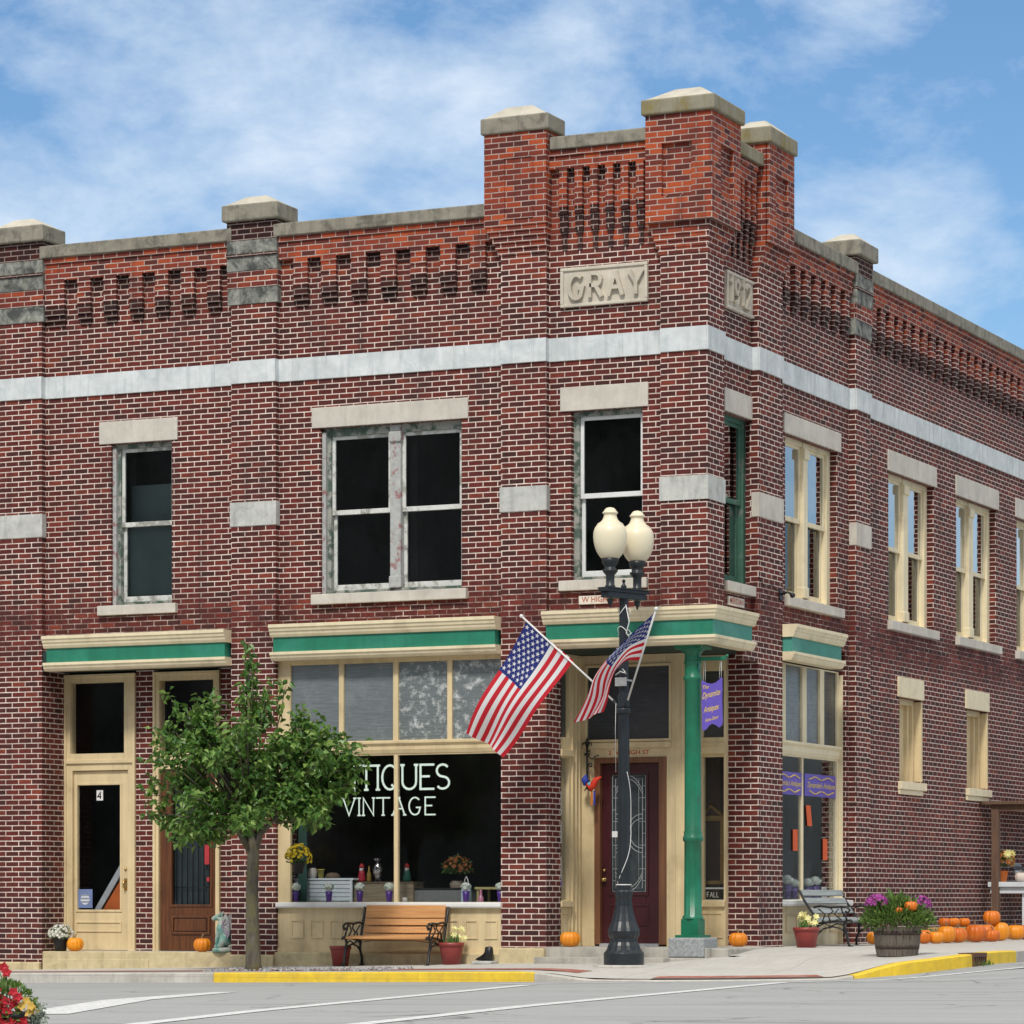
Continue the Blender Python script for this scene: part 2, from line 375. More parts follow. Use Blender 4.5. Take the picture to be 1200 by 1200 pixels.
# ------------------------------------------------------------------ lettering
STR = {
 'A': [[(0, 0), (.36, 1)], [(.36, 1), (.72, 0)], [(.13, .36), (.59, .36)]], 'N': [[(0, 0), (0, 1), (.62, 0), (.62, 1)]],
 'T': [[(0, 1), (.66, 1)], [(.33, 1), (.33, 0)]], 'I': [[(0, 0), (0, 1)]],
 'Q': [[(.35 + .35 * cos(a * pi / 10), .5 + .5 * sin(a * pi / 10)) for a in range(21)], [(.42, .2), (.75, -.08)]],
 'O': [[(.35 + .35 * cos(a * pi / 10), .5 + .5 * sin(a * pi / 10)) for a in range(21)]],
 'U': [[(0, 1), (0, .3)] + [(.31 - .31 * cos(a * pi / 8), .3 - .3 * sin(a * pi / 8)) for a in range(1, 8)] + [(.62, .3), (.62, 1)]],
 'E': [[(.52, 0), (0, 0), (0, 1), (.52, 1)], [(0, .52), (.42, .52)]], 'F': [[(0, 0), (0, 1), (.52, 1)], [(0, .52), (.42, .52)]],
 'L': [[(0, 1), (0, 0), (.5, 0)]], 'H': [[(0, 0), (0, 1)], [(.6, 0), (.6, 1)], [(0, .52), (.6, .52)]],
 'M': [[(0, 0), (.06, 1), (.38, .25), (.70, 1), (.76, 0)]], 'W': [[(0, 1), (.2, 0), (.42, .8), (.64, 0), (.84, 1)]],
 'V': [[(0, 1), (.36, 0), (.72, 1)]], 'Y': [[(0, 1), (.34, .48), (.68, 1)], [(.34, .48), (.34, 0)]],
 'S': [[(.28 + .27 * cos(radians(a)), .75 + .25 * sin(radians(a))) for a in range(35, 271, 26)] + [(.28 + .29 * cos(radians(a)), .25 + .25 * sin(radians(a))) for a in range(90, -146, -26)]],
 'G': [[(.36 + .36 * cos(radians(a)), .5 + .5 * sin(radians(a))) for a in range(45, 331, 22)] + [(.68, .42), (.42, .42)]],
 'D': [[(0, 0), (0, 1), (.25, 1)] + [(.25 + .4 * cos(radians(a)), .5 + .5 * sin(radians(a))) for a in range(75, -76, -25)] + [(.25, 0), (0, 0)]],
 'R': [[(0, 0), (0, 1), (.3, 1)] + [(.3 + .26 * cos(radians(a)), .75 + .25 * sin(radians(a))) for a in range(60, -61, -30)] + [(.3, .5), (0, .5)], [(.3, .5), (.62, 0)]],
 '1': [[(0, .8), (.16, 1), (.16, 0)]], '4': [[(.46, 0), (.46, 1), (0, .32), (.64, .32)]],
 '9': [[(.29 + .27 * cos(radians(a)), .70 + .3 * sin(radians(a))) for a in range(-20, 341, 24)] + [(.52, .45), (.40, .1), (.12, 0)]],
 '2': [[(.28 + .28 * cos(radians(a)), .70 + .3 * sin(radians(a))) for a in range(165, -31, -24)] + [(.0, 0), (.6, 0)]],
}
WID = {'I': .0, '1': .2, 'M': .76, 'W': .84, 'E': .52, 'F': .52, 'L': .5, 'S': .56, 'N': .62, 'U': .62, 'H': .6, '4': .64, '9': .58, '2': .6, 'D': .65, 'R': .62, 'T': .66, 'A': .72, 'V': .72, 'Y': .68, 'G': .72, 'Q': .72, 'O': .7}
def letters(mb, txt, u, z, h, T, w, th=.09, dp=.003, gap=.26, serif=0., xs=1., rise=0., m=0):
    """strokes of painted or raised capitals; returns the end of the line"""
    u0 = u; lift = 0
    for ch in txt:
        if ch == ' ': u += .5 * h * xs; continue
        st = [list(s) for s in STR[ch]]
        if serif:
            for s in STR[ch]:
                for p in (s[0], s[-1]):
                    if ch in 'OQ' : continue
                    if p[1] in (0, 1) and ch not in 'G': st.append([(p[0] - serif, p[1]), (p[0] + serif, p[1])])
        for s in st:
            lift += 1; ww = w + .0004 * (lift % 9)
            P = [Vector((u + p[0] * h * xs, z + p[1] * h)) for p in s]
            closed = (P[0] - P[-1]).length < 1e-4
            L, Rr = [], []
            for i, p in enumerate(P):
                a = P[i - 1] if i else (P[-2] if closed else None); b = P[i + 1] if i < len(P) - 1 else (P[1] if closed else None)
                d1 = (p - a).normalized() if a is not None else None; d2 = (b - p).normalized() if b is not None else None
                if d1 is None: d1 = d2
                if d2 is None: d2 = d1
                t = d1 + d2
                t = t.normalized() if t.length > .2 else d1
                nn = Vector((-t.y, t.x)); k = max(.5, nn.dot(Vector((-d1.y, d1.x))))
                e = th * h * .5 / k
                L.append(p + nn * e); Rr.append(p - nn * e)
            vs = []
            for i in range(len(P)):
                for q, ww_ in ((L[i], w - .002), (Rr[i], w - .002), (Rr[i], ww + dp), (L[i], ww + dp)):
                    vs.append(T(q.x, ww_, q.y + rise * (q.x - u0)))
            fs = []
            for i in range(len(P) - 1):
                a = i * 4
                fs += [(a + j, a + (j + 1) % 4, a + 4 + (j + 1) % 4, a + 4 + j) for j in range(4)]
            fs += [(0, 1, 2, 3), tuple(len(vs) - 4 + j for j in range(4))]
            mb.mesh(vs, fs, m)
        u += (WID[ch] + gap) * h * xs
    return u
def bfont(mb, txt, u, z, size, T, w, dp=.002, shear=0., width=None, rise=0., m=0):
    cu = bpy.data.curves.new('txt', 'FONT'); cu.body = txt; cu.size = size; cu.shear = shear; cu.offset = size * .012
    ob = bpy.data.objects.new('txt', cu); COL.objects.link(ob)
    dg = bpy.context.evaluated_depsgraph_get(); me = bpy.data.meshes.new_from_object(ob.evaluated_get(dg))
    vs = [v.co.copy() for v in me.vertices]; fs = [tuple(p.vertices) for p in me.polygons]
    bpy.data.objects.remove(ob); bpy.data.curves.remove(cu); bpy.data.meshes.remove(me)
    x0 = min(v.x for v in vs); x1 = max(v.x for v in vs); k = (width / (x1 - x0)) if width else 1.
    n = len(vs); pts = [T(u + (v.x - x0) * k, w + dp, z + v.y + rise * (v.x - x0) * k) for v in vs]
    mb.mesh(pts, fs, m)

# ------------------------------------------------------------------ the ground
def ss(a, b, x):
    t = max(0., min(1., (x - a) / (b - a))); return t * t * (3 - 2 * t)
def lerp(a, b, t): return a + (b - a) * t
def road_z(x, y):
    return -.02 + .012 * (max(-30, min(30, x)) + 1.3) + .13 * ss(0., 4., x + y) - .0015 * min(20, max(0, -y - 2.9))
CR = 3.0; CC = (.4, .1)                     # corner radius and centre of the kerb
def kerb_pt(t):                              # t < 0: along the front; 0..1 the corner; > 1 along the side
    if t < 0: return (CC[0] + t, CC[1] - CR)
    if t <= 1: a = -pi / 2 + t * pi / 2; return (CC[0] + CR * cos(a), CC[1] + CR * sin(a))
    return (CC[0] + CR, CC[1] + (t - 1))
def kerb_h(t):                               # kerb upstand
    if t < 0: return .115 - .095 * ss(-1.55, -.55, t)
    return .015 + .125 * ss(.44, .66, t)
def zo_t(t): p = kerb_pt(t); return road_z(*p) + kerb_h(t)
def zi_f(x): return .13 + .02 * (x + 2.7) if x < -2 else lerp(.144, .24, ss(-1.1, .5, x))
def walk_z(x, y):
    if y < CC[1] and x <= CC[0]:
        t = x - CC[0]; s = (y - (CC[1] - CR)) / CR; zi = zi_f(x)
    elif y < CC[1]:
        a = atan2(y - CC[1], x - CC[0]); t = 1 + a / (pi / 2); s = 1 - sqrt((x - CC[0]) ** 2 + (y - CC[1]) ** 2) / CR; zi = zi_f(.4)
    else:
        t = 1 + y - CC[1]; s = 1 - (x - CC[0]) / CR; zi = lerp(.24, .315, ss(.1, 1.3, y))
    return lerp(zo_t(t), zi, max(0, min(1, s)))
def ground_at(px, py):
    z = .2
    for _ in range(30):
        t = (z - CZ) * F / (HY - py); a = Dd(px); x, y = CX + t * a[0], CY + t * a[1]; z = .5 * z + .5 * walk_z(x, y)
    return (x, y, walk_z(x, y))
ASPH = NB('asphalt'); _p = ASPH.pos()
_c = ASPH.ramp(ASPH.noise(_p, 60, 4, .7), [(.3, (.275, .285, .285)), (.7, (.395, .405, .405))])
_mp = ASPH.n('ShaderNodeMapping'); _mp.inputs['Scale'].default_value = (.35, 2.2, 1); ASPH.l(_p, _mp.inputs[0])
_c = ASPH.mix(ASPH.math('MULTIPLY', ASPH.ramp(ASPH.noise(_mp.outputs[0], .9, 6, .65), [(.42, 0.), (.7, 1.)]), .5), _c, (.23, .24, .24))
_c = ASPH.mix(ASPH.ramp(ASPH.noise(_mp.outputs[0], 3.1, 8, .8), [(.62, 0.), (.66, .55)]), _c, (.17, .17, .17))
_cv = ASPH.n('ShaderNodeTexVoronoi'); _cv.feature = 'DISTANCE_TO_EDGE'; _cv.inputs['Scale'].default_value = .42; _cv.inputs['Randomness'].default_value = 1
_dv = ASPH.n('ShaderNodeVectorMath', operation='MULTIPLY_ADD'); _dn = ASPH.n('ShaderNodeTexNoise'); _dn.inputs['Scale'].default_value = 1.2; _dn.inputs['Detail'].default_value = 6; ASPH.l(_p, _dn.inputs['Vector'])
ASPH.l(_dn.outputs['Color'], _dv.inputs[0]); _dv.inputs[1].default_value = (1.1, 1.1, 0); ASPH.l(_p, _dv.inputs[2]); ASPH.l(_dv.outputs[0], _cv.inputs['Vector'])
_ck = ASPH.math('MULTIPLY', ASPH.ramp(_cv.outputs['Distance'], [(0., 1.), (.012, 0.)]), ASPH.ramp(ASPH.noise(_p, .35, 3), [(.46, 0.), (.56, 1.)]))
_c = ASPH.mix(ASPH.math('MULTIPLY', _ck, .75), _c, (.07, .07, .072))
_st = ASPH.ramp(ASPH.noise(_mp.outputs[0], .55, 3, .5, .8), [(.60, 0.), (.70, 1.)]); _c = ASPH.mix(ASPH.math('MULTIPLY', _st, .42), _c, (.12, .12, .122))
ASPH.l(_c, ASPH.b.inputs['Base Color']); ASPH.b.inputs['Roughness'].default_value = .9; ASPH.bump(ASPH.noise(_p, 90, 3), .4, .006)
WALK = NB('pavement_concrete'); _p = WALK.pos()
_c = WALK.ramp(WALK.noise(_p, 14, 6, .7), [(.3, (.44, .425, .395)), (.7, (.56, .545, .505))])
_c = WALK.mix(WALK.math('MULTIPLY', WALK.ramp(WALK.noise(_p, 1.6, 6, .7), [(.45, 0.), (.7, 1.)]), .45), _c, (.37, .36, .33))
_b = WALK.n('ShaderNodeTexBrick'); WALK.l(WALK.uvc(), _b.inputs['Vector']); _b.offset = 0; _b.inputs['Scale'].default_value = 1
_b.inputs['Brick Width'].default_value = 1.5; _b.inputs['Row Height'].default_value = 1.45; _b.inputs['Mortar Size'].default_value = .008
_c = WALK.mix(_b.outputs['Fac'], _c, (.34, .32, .29))
_c = WALK.mix(WALK.ramp(WALK.noise(_p, 5, 8, .8), [(.60, 0.), (.66, .35)]), _c, (.20, .19, .17)); WALK.l(_c, WALK.b.inputs['Base Color']); WALK.b.inputs['Roughness'].default_value = .9; WALK.bump(WALK.noise(_p, 70, 3), .3, .004)
REDB = mat('red_paving_brick', (.33, .115, .085), .85, .3, 9., .003, (.42, .26, .21), (.5, .7))
KERB = stone_mat('kerb_concrete', (.54, .52, .47), (.32, .30, .27), .6, 2.4)
YELL = stone_mat('yellow_kerb_paint', (.80, .55, .04), (.52, .38, .09), .42, 2.4, 7.)
PAINTW = NB('worn_road_paint'); _p = PAINTW.pos()
_c = PAINTW.ramp(PAINTW.noise(_p, 18, 6, .75), [(.34, (.36, .37, .37)), (.56, (.70, .71, .71))])
PAINTW.l(_c, PAINTW.b.inputs['Base Color']); PAINTW.b.inputs['Roughness'].default_value = .8
ASPH, WALK, PAINTW = ASPH.m, WALK.m, PAINTW.m

m = MB(); xs = [-400, -120, -60, -30] + [-20 + i * .8 for i in range(46)] + [25, 40, 80, 160, 500]
ys = [-300, -100, -60, -45] + [-38 + i * 1.6 for i in range(18)] + [-9 + i * .5 for i in range(34)] + [10, 20, 50, 120, 500, 900]
for i in range(len(xs)):
    for j in range(len(ys)): m.v.append((xs[i], ys[j], road_z(xs[i], ys[j])))
for i in range(len(xs) - 1):
    for j in range(len(ys) - 1):
        a = i * len(ys) + j; m.f.append((a, a + len(ys), a + len(ys) + 1, a + 1)); m.m.append(0); m.sm.append(True)
tag(m.build('road', ASPH), kind='structure')
TS = [-16 + i * .4 for i in range(40)] + [i / 24 for i in range(25)] + [1.3 + i * .6 for i in range(34)]
KW = .16
def kpt(t, off):
    x, y = kerb_pt(t)
    if t < 0: return (x, y + off)
    if t <= 1: a = -pi / 2 + t * pi / 2; return (x - off * cos(a), y - off * sin(a))
    return (x - off, y)
m = MB(); NS = 10
for t in TS:
    for k in range(NS + 1):
        o_ = KW + (CR - KW) * k / NS if 0 <= t <= 1 else KW + (CR + 1.2 - KW) * k / NS
        x, y = kpt(t, o_); m.v.append((x, y, walk_z(x, y) if o_ <= CR else walk_z(*kpt(t, CR))))
for i in range(len(TS) - 1):
    for k in range(NS):
        a = i * (NS + 1) + k; m.f.append((a, a + NS + 1, a + NS + 2, a + 1)); m.m.append(0); m.sm.append(True)
tag(m.build('pavement', WALK), kind='structure')
def strip(name, ts, offs, mt, lift, face=False):
    m = MB(); rows = []
    for t in ts:
        r = []
        if face: x, y = kpt(t, -.004); r.append((x, y, road_z(x, y) - .05))
        for q, o_ in enumerate(offs):
            x, y = kpt(t, o_); z = walk_z(x, y) if not face else zo_t(t) + (-.012 if q == 0 else 0)
            r.append((x, y, z + lift))
        if face: x, y = kpt(t, offs[-1]); r.append((x, y, road_z(x, y) - .05))
        rows.append(r)
    n = len(rows[0])
    for r in rows: m.v += r
    for i in range(len(rows) - 1):
        for k in range(n - 1): a = i * n + k; m.f.append((a, a + n, a + n + 1, a + 1)); m.m.append(0); m.sm.append(False)
    for e in (0, (len(rows) - 1) * n):
        if face: m.f.append(tuple(e + k for k in range(n))); m.m.append(0); m.sm.append(False)
    return tag(m.build(name, mt), kind='structure')
def rng(a, b, st=.25):
    n = max(2, int(abs(b - a) / st) + 1); return [a + (b - a) * i / n for i in range(n + 1)]
tx = lambda px: fx(px, -2.9) - CC[0]
strip('kerb', rng(-16, tx(250)), (0, .02, KW), KERB, 0, True)
strip('yellow_kerb', rng(tx(250) + .003, tx(626)), (0, .02, KW), YELL, 0, True)
strip('kerb', rng(tx(626) + .003, -.003) + rng(0, .50, .04), (0, .02, KW), KERB, 0, True)
strip('yellow_kerb', rng(.503, .905, .03), (0, .02, KW), YELL, 0, True)
strip('yellow_kerb', rng(.995, 1., .003) + rng(1.05, 2.2), (0, .02, KW), YELL, 0, True)
strip('kerb', rng(2.203, 20, .6), (0, .02, KW), KERB, 0, True)
strip('brick_paving_strip', rng(-16, tx(655)), (.52, .95), REDB, .006)
strip('brick_paving_strip', rng(tx(792), 0) + rng(.02, .44, .04), (.18, .42), REDB, .006)
def mark(pts, wid):
    m = MB(); P = [Vector((*p,)) for p in pts]; n = 14; rows = []
    for (a, b, wa, wb) in zip(P[:-1], P[1:], wid[:-1], wid[1:]):
        for i in range(n + 1):
            c = a.lerp(b, i / n); d = (b - a).normalized(); q = Vector((-d.y, d.x)) * lerp(wa, wb, i / n) * .5
            rows.append([(*(c + q), road_z(*(c + q)) + .005), (*(c - q), road_z(*(c - q)) + .005)])
    for r in rows: m.v += r
    for i in range(len(rows) - 1): m.f.append((2 * i, 2 * i + 2, 2 * i + 3, 2 * i + 1)); m.m.append(0); m.sm.append(False)
    tag(m.build('road_marking', PAINTW), kind='structure')
def rp(px, py):
    z = 0.
    for _ in range(20):
        t = (z - CZ) * F / (HY - py); a = Dd(px); x, y = CX + t * a[0], CY + t * a[1]; z = .5 * z + .5 * road_z(x, y)
    return (x, y)
mark([rp(45, 1189), rp(150, 1172), rp(265, 1163)], [.5, .45, .25])
mark([rp(130, 1204), rp(300, 1185), rp(620, 1154.5)], [.20, .20, .18])
mark([rp(400, 1203), rp(620, 1179), rp(920, 1151.5), rp(1215, 1133)], [.20, .20, .18, .16])
mark([rp(585, 1153.5), rp(775, 1151.5)], [.16, .16])
# the pavement on the photographer's own side of the street
m = MB(); m.box(-6, 6.2, -5, 0, -.2, .15); o = m.build('near_pavement', WALK, bevel=.02); o.location = (8., -23.2, -.02); o.rotation_euler = (0, 0, .05); tag(o, kind='structure')

# ------------------------------------------------------------------ the brick corner building
B = thing('brick_building', 'two-storey red brick corner building with pale stone bands and green storefront cornices', 'building')
def wall(mb, u0, u1, z0, z1, holes, w0, w1, T, m=0):
    us = sorted({u0, u1} | {min(max(h[i], u0), u1) for h in holes for i in (0, 1)})
    for a, b in zip(us[:-1], us[1:]):
        if b - a < 1e-5: continue
        c = (a + b) / 2; hs_ = sorted((max(z0, h[2]), min(z1, h[3])) for h in holes if h[0] < c < h[1]); z = z0
        for p, q in hs_:
            if p > z: mb.box(a, b, w0, w1, z, p, T, m)
            z = max(z, q)
        if z < z1: mb.box(a, b, w0, w1, z, z1, T, m)
WP = -.1
P0, P1, P2, PC = (fx(0) , fx(49)), (fx(271), fx(323)), (fx(587), fx(640)), (fx(774), 0.)
P3, P4 = (1.723, 2.574), (5.399, 5.999)
yw = .1
OW1 = (fx(130, yw), fx(201.5, yw), 4.715, 6.81); OW2 = (fx(375.5, yw), fx(541, yw), 4.745, 6.835); OW3 = (fx(669, yw), fx(753, yw), 4.78, 6.836)
B1 = (P0[1] - .006, P1[0] + .006, -1, 4.15); B2 = (P1[1] - .006, P2[0] + .006, -1, 4.2)
m = MB()
wall(m, -13, PC[1] - .1, -.3, 9.27, [OW1, OW2, OW3, B1, B2, (P2[1] - .006, .1, -1, 4.2)], -.42, WP, TF)
m.box(P2[1] - .1, -.1, -.42, WP, 9.27, 10.005, TF)
m.build('wall', BRICK, B)
X = -.1
RW = [(ry(849, X), ry(884, X) - .04, 4.775, 6.835), (ry(920, X), ry(981, X), 4.76, 6.835), (ry(1041, X), ry(1094, X), 4.765, 6.835), (ry(1120.5, X), ry(1167, X), 4.765, 6.835)]
_dw = RW[3][0] - RW[2][0]; RW.append((RW[3][0] + _dw, RW[3][1] + _dw, 4.765, 6.835))
SW = [(ry(1054, X), ry(1079, X), 2.56, 3.735), (ry(1133, X), ry(1156, X), 2.56, 3.735)]
BR = (P3[1] - .05, P4[0] - .12, .25, 4.2)
m = MB()
wall(m, .1, 26, -.3, 9.27, RW + SW + [BR, (-1, P3[0] + .05, -1, 4.2)], -.42, WP, TR)
m.box(.1, P3[1] - .05, -.42, WP, 9.27, 10.0, TR)
m.build('side_wall', BRICKS, B)
# piers
def pier(u0, u1, T, z0=.0, z1=8.45, deep=None):
    m = MB(); m.box(u0, u1, WP - .02, 0, z0, z1, T)
    if deep: m.box(u0, u1, deep, WP - .022, z0, 4.16, T)
    return m.build('pier', BRICK, B)
pier(*P0, TF, deep=-.55); pier(*P1, TF, deep=-.55); pier(*P2, TF, z1=8.78, deep=-.434)
pier(*P4, TR, z1=8.45, z0=.2)
m = MB(); m.box(P3[0], P3[1], WP - .02, 0, 4.17, 8.7, TR); m.box(P3[0], P3[1], -.406, 0, .2, 4.168, TR); m.build('pier', BRICK, B)
m = MB(); m.box(PC[0], 0, -.55, 0, 4.2, 8.62, TF); m.build('corner_pier', BRICK, B)
# stone bands
m = MB(); bz = (7.455, 7.737)
edges = [(-13, P0[0], -.08), (*P0, .02), (P0[1], P1[0], -.08), (*P1, .02), (P1[1], P2[0], -.08), (*P2, .02), (P2[1], PC[0], -.08)]
for a, b, w in edges: m.box(a - (.004 if w > 0 else 0), b + (.004 if w > 0 else 0), -.13, w, *bz, TF)
m.box(PC[0], .02, -.55, .02, *bz, TF)
for a, b, w in ((.55, P3[0], -.08), (*P3, .02), (P3[1], P4[0], -.08), (*P4, .02), (P4[1], 26, -.08)): m.box(a - (.004 if w > 0 else 0), b + (.004 if w > 0 else 0), -.13, w, *bz, TR)
m.build('stone_band', BAND, B)
for (a, b), T, mt in ((P0, TF, GREYST), (P1, TF, GREYST), (P2, TF, GREYST), (P3, TR, LIME), (P4, TR, LIME)):
    m = MB(); m.box(a - .012, b + .012, -.09, .014, 5.645, 5.945, T); m.build('stone_block', mt, B)
m = MB(); m.box(PC[0] - .012, .014, -.562, .014, 5.675, 5.963, TF); m.build('stone_block', GREYST, B)

# parapets with corbelled brick strips
def parapet(u0, u1, T, n_end=None, ztop=9.27, zb=8.98, strips=None, zsteps=(8.52, 8.45, 8.38), w_=(-.025, -.052, -.078)):
    m = MB()
    m.box(u0, u1, WP - .02, w_[0], zb, ztop - .07, T); m.box(u0, u1, WP - .02, w_[0] + .022, ztop - .07, ztop, T)
    m.build('parapet', BRICK, B)
    m = MB()
    for a, b in strips:
        z = zb - .001; n = 0
        while z > zsteps[0] + .02:                       # courses of the strip, every other one set back a little
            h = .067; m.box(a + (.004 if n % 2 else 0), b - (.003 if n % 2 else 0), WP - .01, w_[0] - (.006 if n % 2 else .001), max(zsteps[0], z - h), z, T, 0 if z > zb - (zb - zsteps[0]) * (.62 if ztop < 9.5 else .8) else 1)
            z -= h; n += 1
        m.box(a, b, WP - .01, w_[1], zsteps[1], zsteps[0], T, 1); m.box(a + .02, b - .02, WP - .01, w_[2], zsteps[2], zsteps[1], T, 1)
    for (a, b), (c, d) in zip(strips[:-1], strips[1:]):   # dark brick at the tops of the recesses between them
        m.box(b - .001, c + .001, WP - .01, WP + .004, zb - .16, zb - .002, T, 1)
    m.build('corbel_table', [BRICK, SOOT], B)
def regular(u0, u1, pitch, sw):
    n = int((u1 - u0) / pitch); off = (u1 - u0 - n * pitch + (pitch - sw)) / 2
    return [(u0 + off + i * pitch, u0 + off + i * pitch + sw) for i in range(n)]
s1 = [(P0[1], fx(74))] + [(fx(89 + 30.4 * k), fx(104.4 + 30.4 * k)) for k in range(6)] + [(fx(270.5), P1[0])]
parapet(P0[1], P1[0], TF, strips=s1[:-1] + [(P1[0] - .02, P1[0])])
s2 = [(fx(342), fx(359))] + [(fx(374.5 + 35 * k), fx(392.5 + 35 * k)) for k in range(6)]
parapet(P1[1], P2[0], TF, strips=s2)
parapet(P3[1], P4[0], TR, strips=regular(P3[1], P4[0], .385, .2), ztop=9.25)
parapet(P4[1], 26, TR, strips=regular(P4[1], 26, .375, .2), ztop=9.25)
parapet(-13, P0[0], TF, strips=regular(-13, P0[0], .37, .2))
s3 = [(fx(654 + 18 * k), fx(663 + 18 * k)) for k in range(6)]
parapet(P2[1], PC[0], TF, strips=s3, ztop=10.0, zb=9.78, zsteps=(9.22, 9.02, 8.80))
s4 = [(.62 + .2 * k, .72 + .2 * k) for k in range(6)]
parapet(.55, P3[0], TR, strips=s4, ztop=9.97, zb=9.72, zsteps=(9.2, 9.0, 8.75))
# copings
def coping(u0, u1, T, z0, z1, mt=CONC):
    m = MB(); m.profile([(-.46, z0), (.035, z0), (.035, z1 - .03), (-.2, z1), (-.46, z1 - .03)], u0, u1, T); m.build('coping', mt, B, bevel=.012)
coping(-13, P0[0], TF, 9.272, 9.46); coping(P0[1] - .02, P1[0] + .02, TF, 9.272, 9.46); coping(P1[1] - .02, P2[0] - .15, TF, 9.272, 9.46)
coping(P2[1] + .06, PC[0] - .16, TF, 10.007, 10.19); coping(P3[1] + .1, P4[0] + .02, TR, 9.252, 9.45); coping(P4[1] - .02, 26, TR, 9.252, 9.45)
coping(.86, P3[0] + .1, TR, 9.985, 10.17, LICH)
# tops of the piers
def cap(u0, u1, w0, w1, z0, z1, zt, T, mt=CONC):
    m = MB(); e = .045
    m.box(u0 - e, u1 + e, w0 - e, w1 + e, z0, z1, T); c = m.build('pier_cap', mt, B, bevel=.02)
    m = MB(); du, dw = (u1 - u0 + 2 * e) * .32, (w1 - w0 + 2 * e) * .32
    m.frustum((u0 - e + .01, u1 + e - .01, w0 - e + .01, w1 + e - .01), (u0 - e + du, u1 + e - du, w0 - e + dw, w1 + e - dw), z1 - .01, zt, T)
    m.build('cap_top', CAPTOP, c, bevel=.02)
def small_top(u0, u1, T):
    a, b = u0 - .05, u1 + .03
    m = MB()
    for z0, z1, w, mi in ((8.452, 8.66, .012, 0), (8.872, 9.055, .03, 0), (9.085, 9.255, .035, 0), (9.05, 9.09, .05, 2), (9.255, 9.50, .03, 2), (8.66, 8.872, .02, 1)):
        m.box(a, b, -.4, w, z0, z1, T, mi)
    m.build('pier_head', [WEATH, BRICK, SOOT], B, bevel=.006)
    cap(a, b, -.42, .05, 9.50, 9.71, 9.83, T)
small_top(*P0, TF); small_top(*P1, TF); small_top(*P4, TR)
def corbelled(u0, u1, w0, w1, zlo, zhi, ztop, n, base, T, panels=()):
    m = MB(); a0, a1, c0, c1 = base
    for k in range(n):
        t = (k + 1) / (n + 1); h = (zhi - zlo) / n
        m.box(lerp(a0, u0, t), lerp(a1, u1, t), lerp(c0, w0, t), lerp(c1, w1, t), zlo + k * h, zlo + (k + 1) * h, T)
    m.box(u0, u1, w0, w1, zhi, ztop, T)
    return m
m = corbelled(fx(570.5), fx(643), -.3, .08, 8.78, 9.12, 10.25, 5, (P2[0], P2[1], -.3, 0), TF)
for a, b, c, d in ((593, 628, 9.2, 9.22), (593, 628, 9.94, 9.96)): m.box(fx(a), fx(b), .05, .095, c, d, TF)
for a in (593, 626.5): m.box(fx(a), fx(a + 1.5), .05, .095, 9.22, 9.94, TF)
m.build('pier_head', BRICK, B); cap(fx(571), fx(643), -.36, .07, 10.252, 10.45, 10.60, TF)
# the corner pier head: raised brick frame round a sunk panel on each face
uA, uB = fx(760), .0; m = corbelled(uA, .045, -.85, .045, 8.62, 9.0, 10.275, 5, (PC[0], 0, -.55, 0), TF)
for T, a, b in ((TF, uA, .046), (TR, -.046, .85)):
    w = .1; L = b - a
    for (p, q, z0, z1) in ((a, b, 9.0, 9.30), (a, b, 9.93, 10.274), (a, a + L * .26, 9.30, 9.93), (b - L * .26, b, 9.30, 9.93)):
        if T is TF: m.box(p, q + (.054 if q == b else 0), .04, w, z0, z1, T)
        else: m.box(p + (.0 if p == a else 0), q, .04, w - .001, z0, z1, T)
m.build('pier_head', BRICK, B); cap(uA, .1, -.85, .1, 10.277, 10.46, 10.63, TF, LICH)
y0_, y1_ = ry(901, .09), ry(930, .09)
m = corbelled(y0_, y1_, -.4, .06, 8.70, 9.05, 10.28, 5, (P3[0], P3[1], -.3, 0), TR)
L = y1_ - y0_
for (p, q, z0, z1) in ((y0_, y1_, 9.05, 9.35), (y0_, y1_, 9.93, 10.279), (y0_, y0_ + L * .25, 9.35, 9.93), (y1_ - L * .25, y1_, 9.35, 9.93)): m.box(p, q, .05, .1, z0, z1, TR)
m.build('pier_head', BRICK, B); cap(y0_, y1_, -.42, .09, 10.282, 10.48, 10.62, TR, LICH)
# inscribed stones
LETSHADE = stone_mat('shaded_letter_stone', (.56, .51, .42), (.33, .28, .22), .5)  # a tone darker than the stone: the letters' shading put into their colour
def stone(u0, u1, z0, z1, T, txt, h, us, xs_, gap, ser):
    m = MB(); m.box(u0, u1, -.12, -.075, z0, z1, T)
    e = .04
    for a, b, c, d in ((u0, u1, z0, z0 + e), (u0, u1, z1 - e, z1), (u0, u0 + e, z0 + e, z1 - e), (u1 - e, u1, z0 + e, z1 - e)): m.box(a, b, -.08, -.055, c, d, T)
    s = m.build('name_stone', NAMEST, B, bevel=.008)
    m = MB(); letters(m, txt, us, (z0 + z1) / 2 - h / 2, h, T, -.076, .16, .05, gap, ser, xs_)
    m.build('raised_letters', LETSHADE, s)
g0, g1 = fx(658, yw), fx(760, yw)
stone(g0, g1, 8.095, 8.573, TF, 'GRAY', .29, g0 + .13, .88, .34, .0)
q0, q1 = ry(848, X) + .02, ry(884.5, X)
stone(q0, q1, 8.085, 8.545, TR, '1912', .28, q0 + .07, .92, .34, .0)

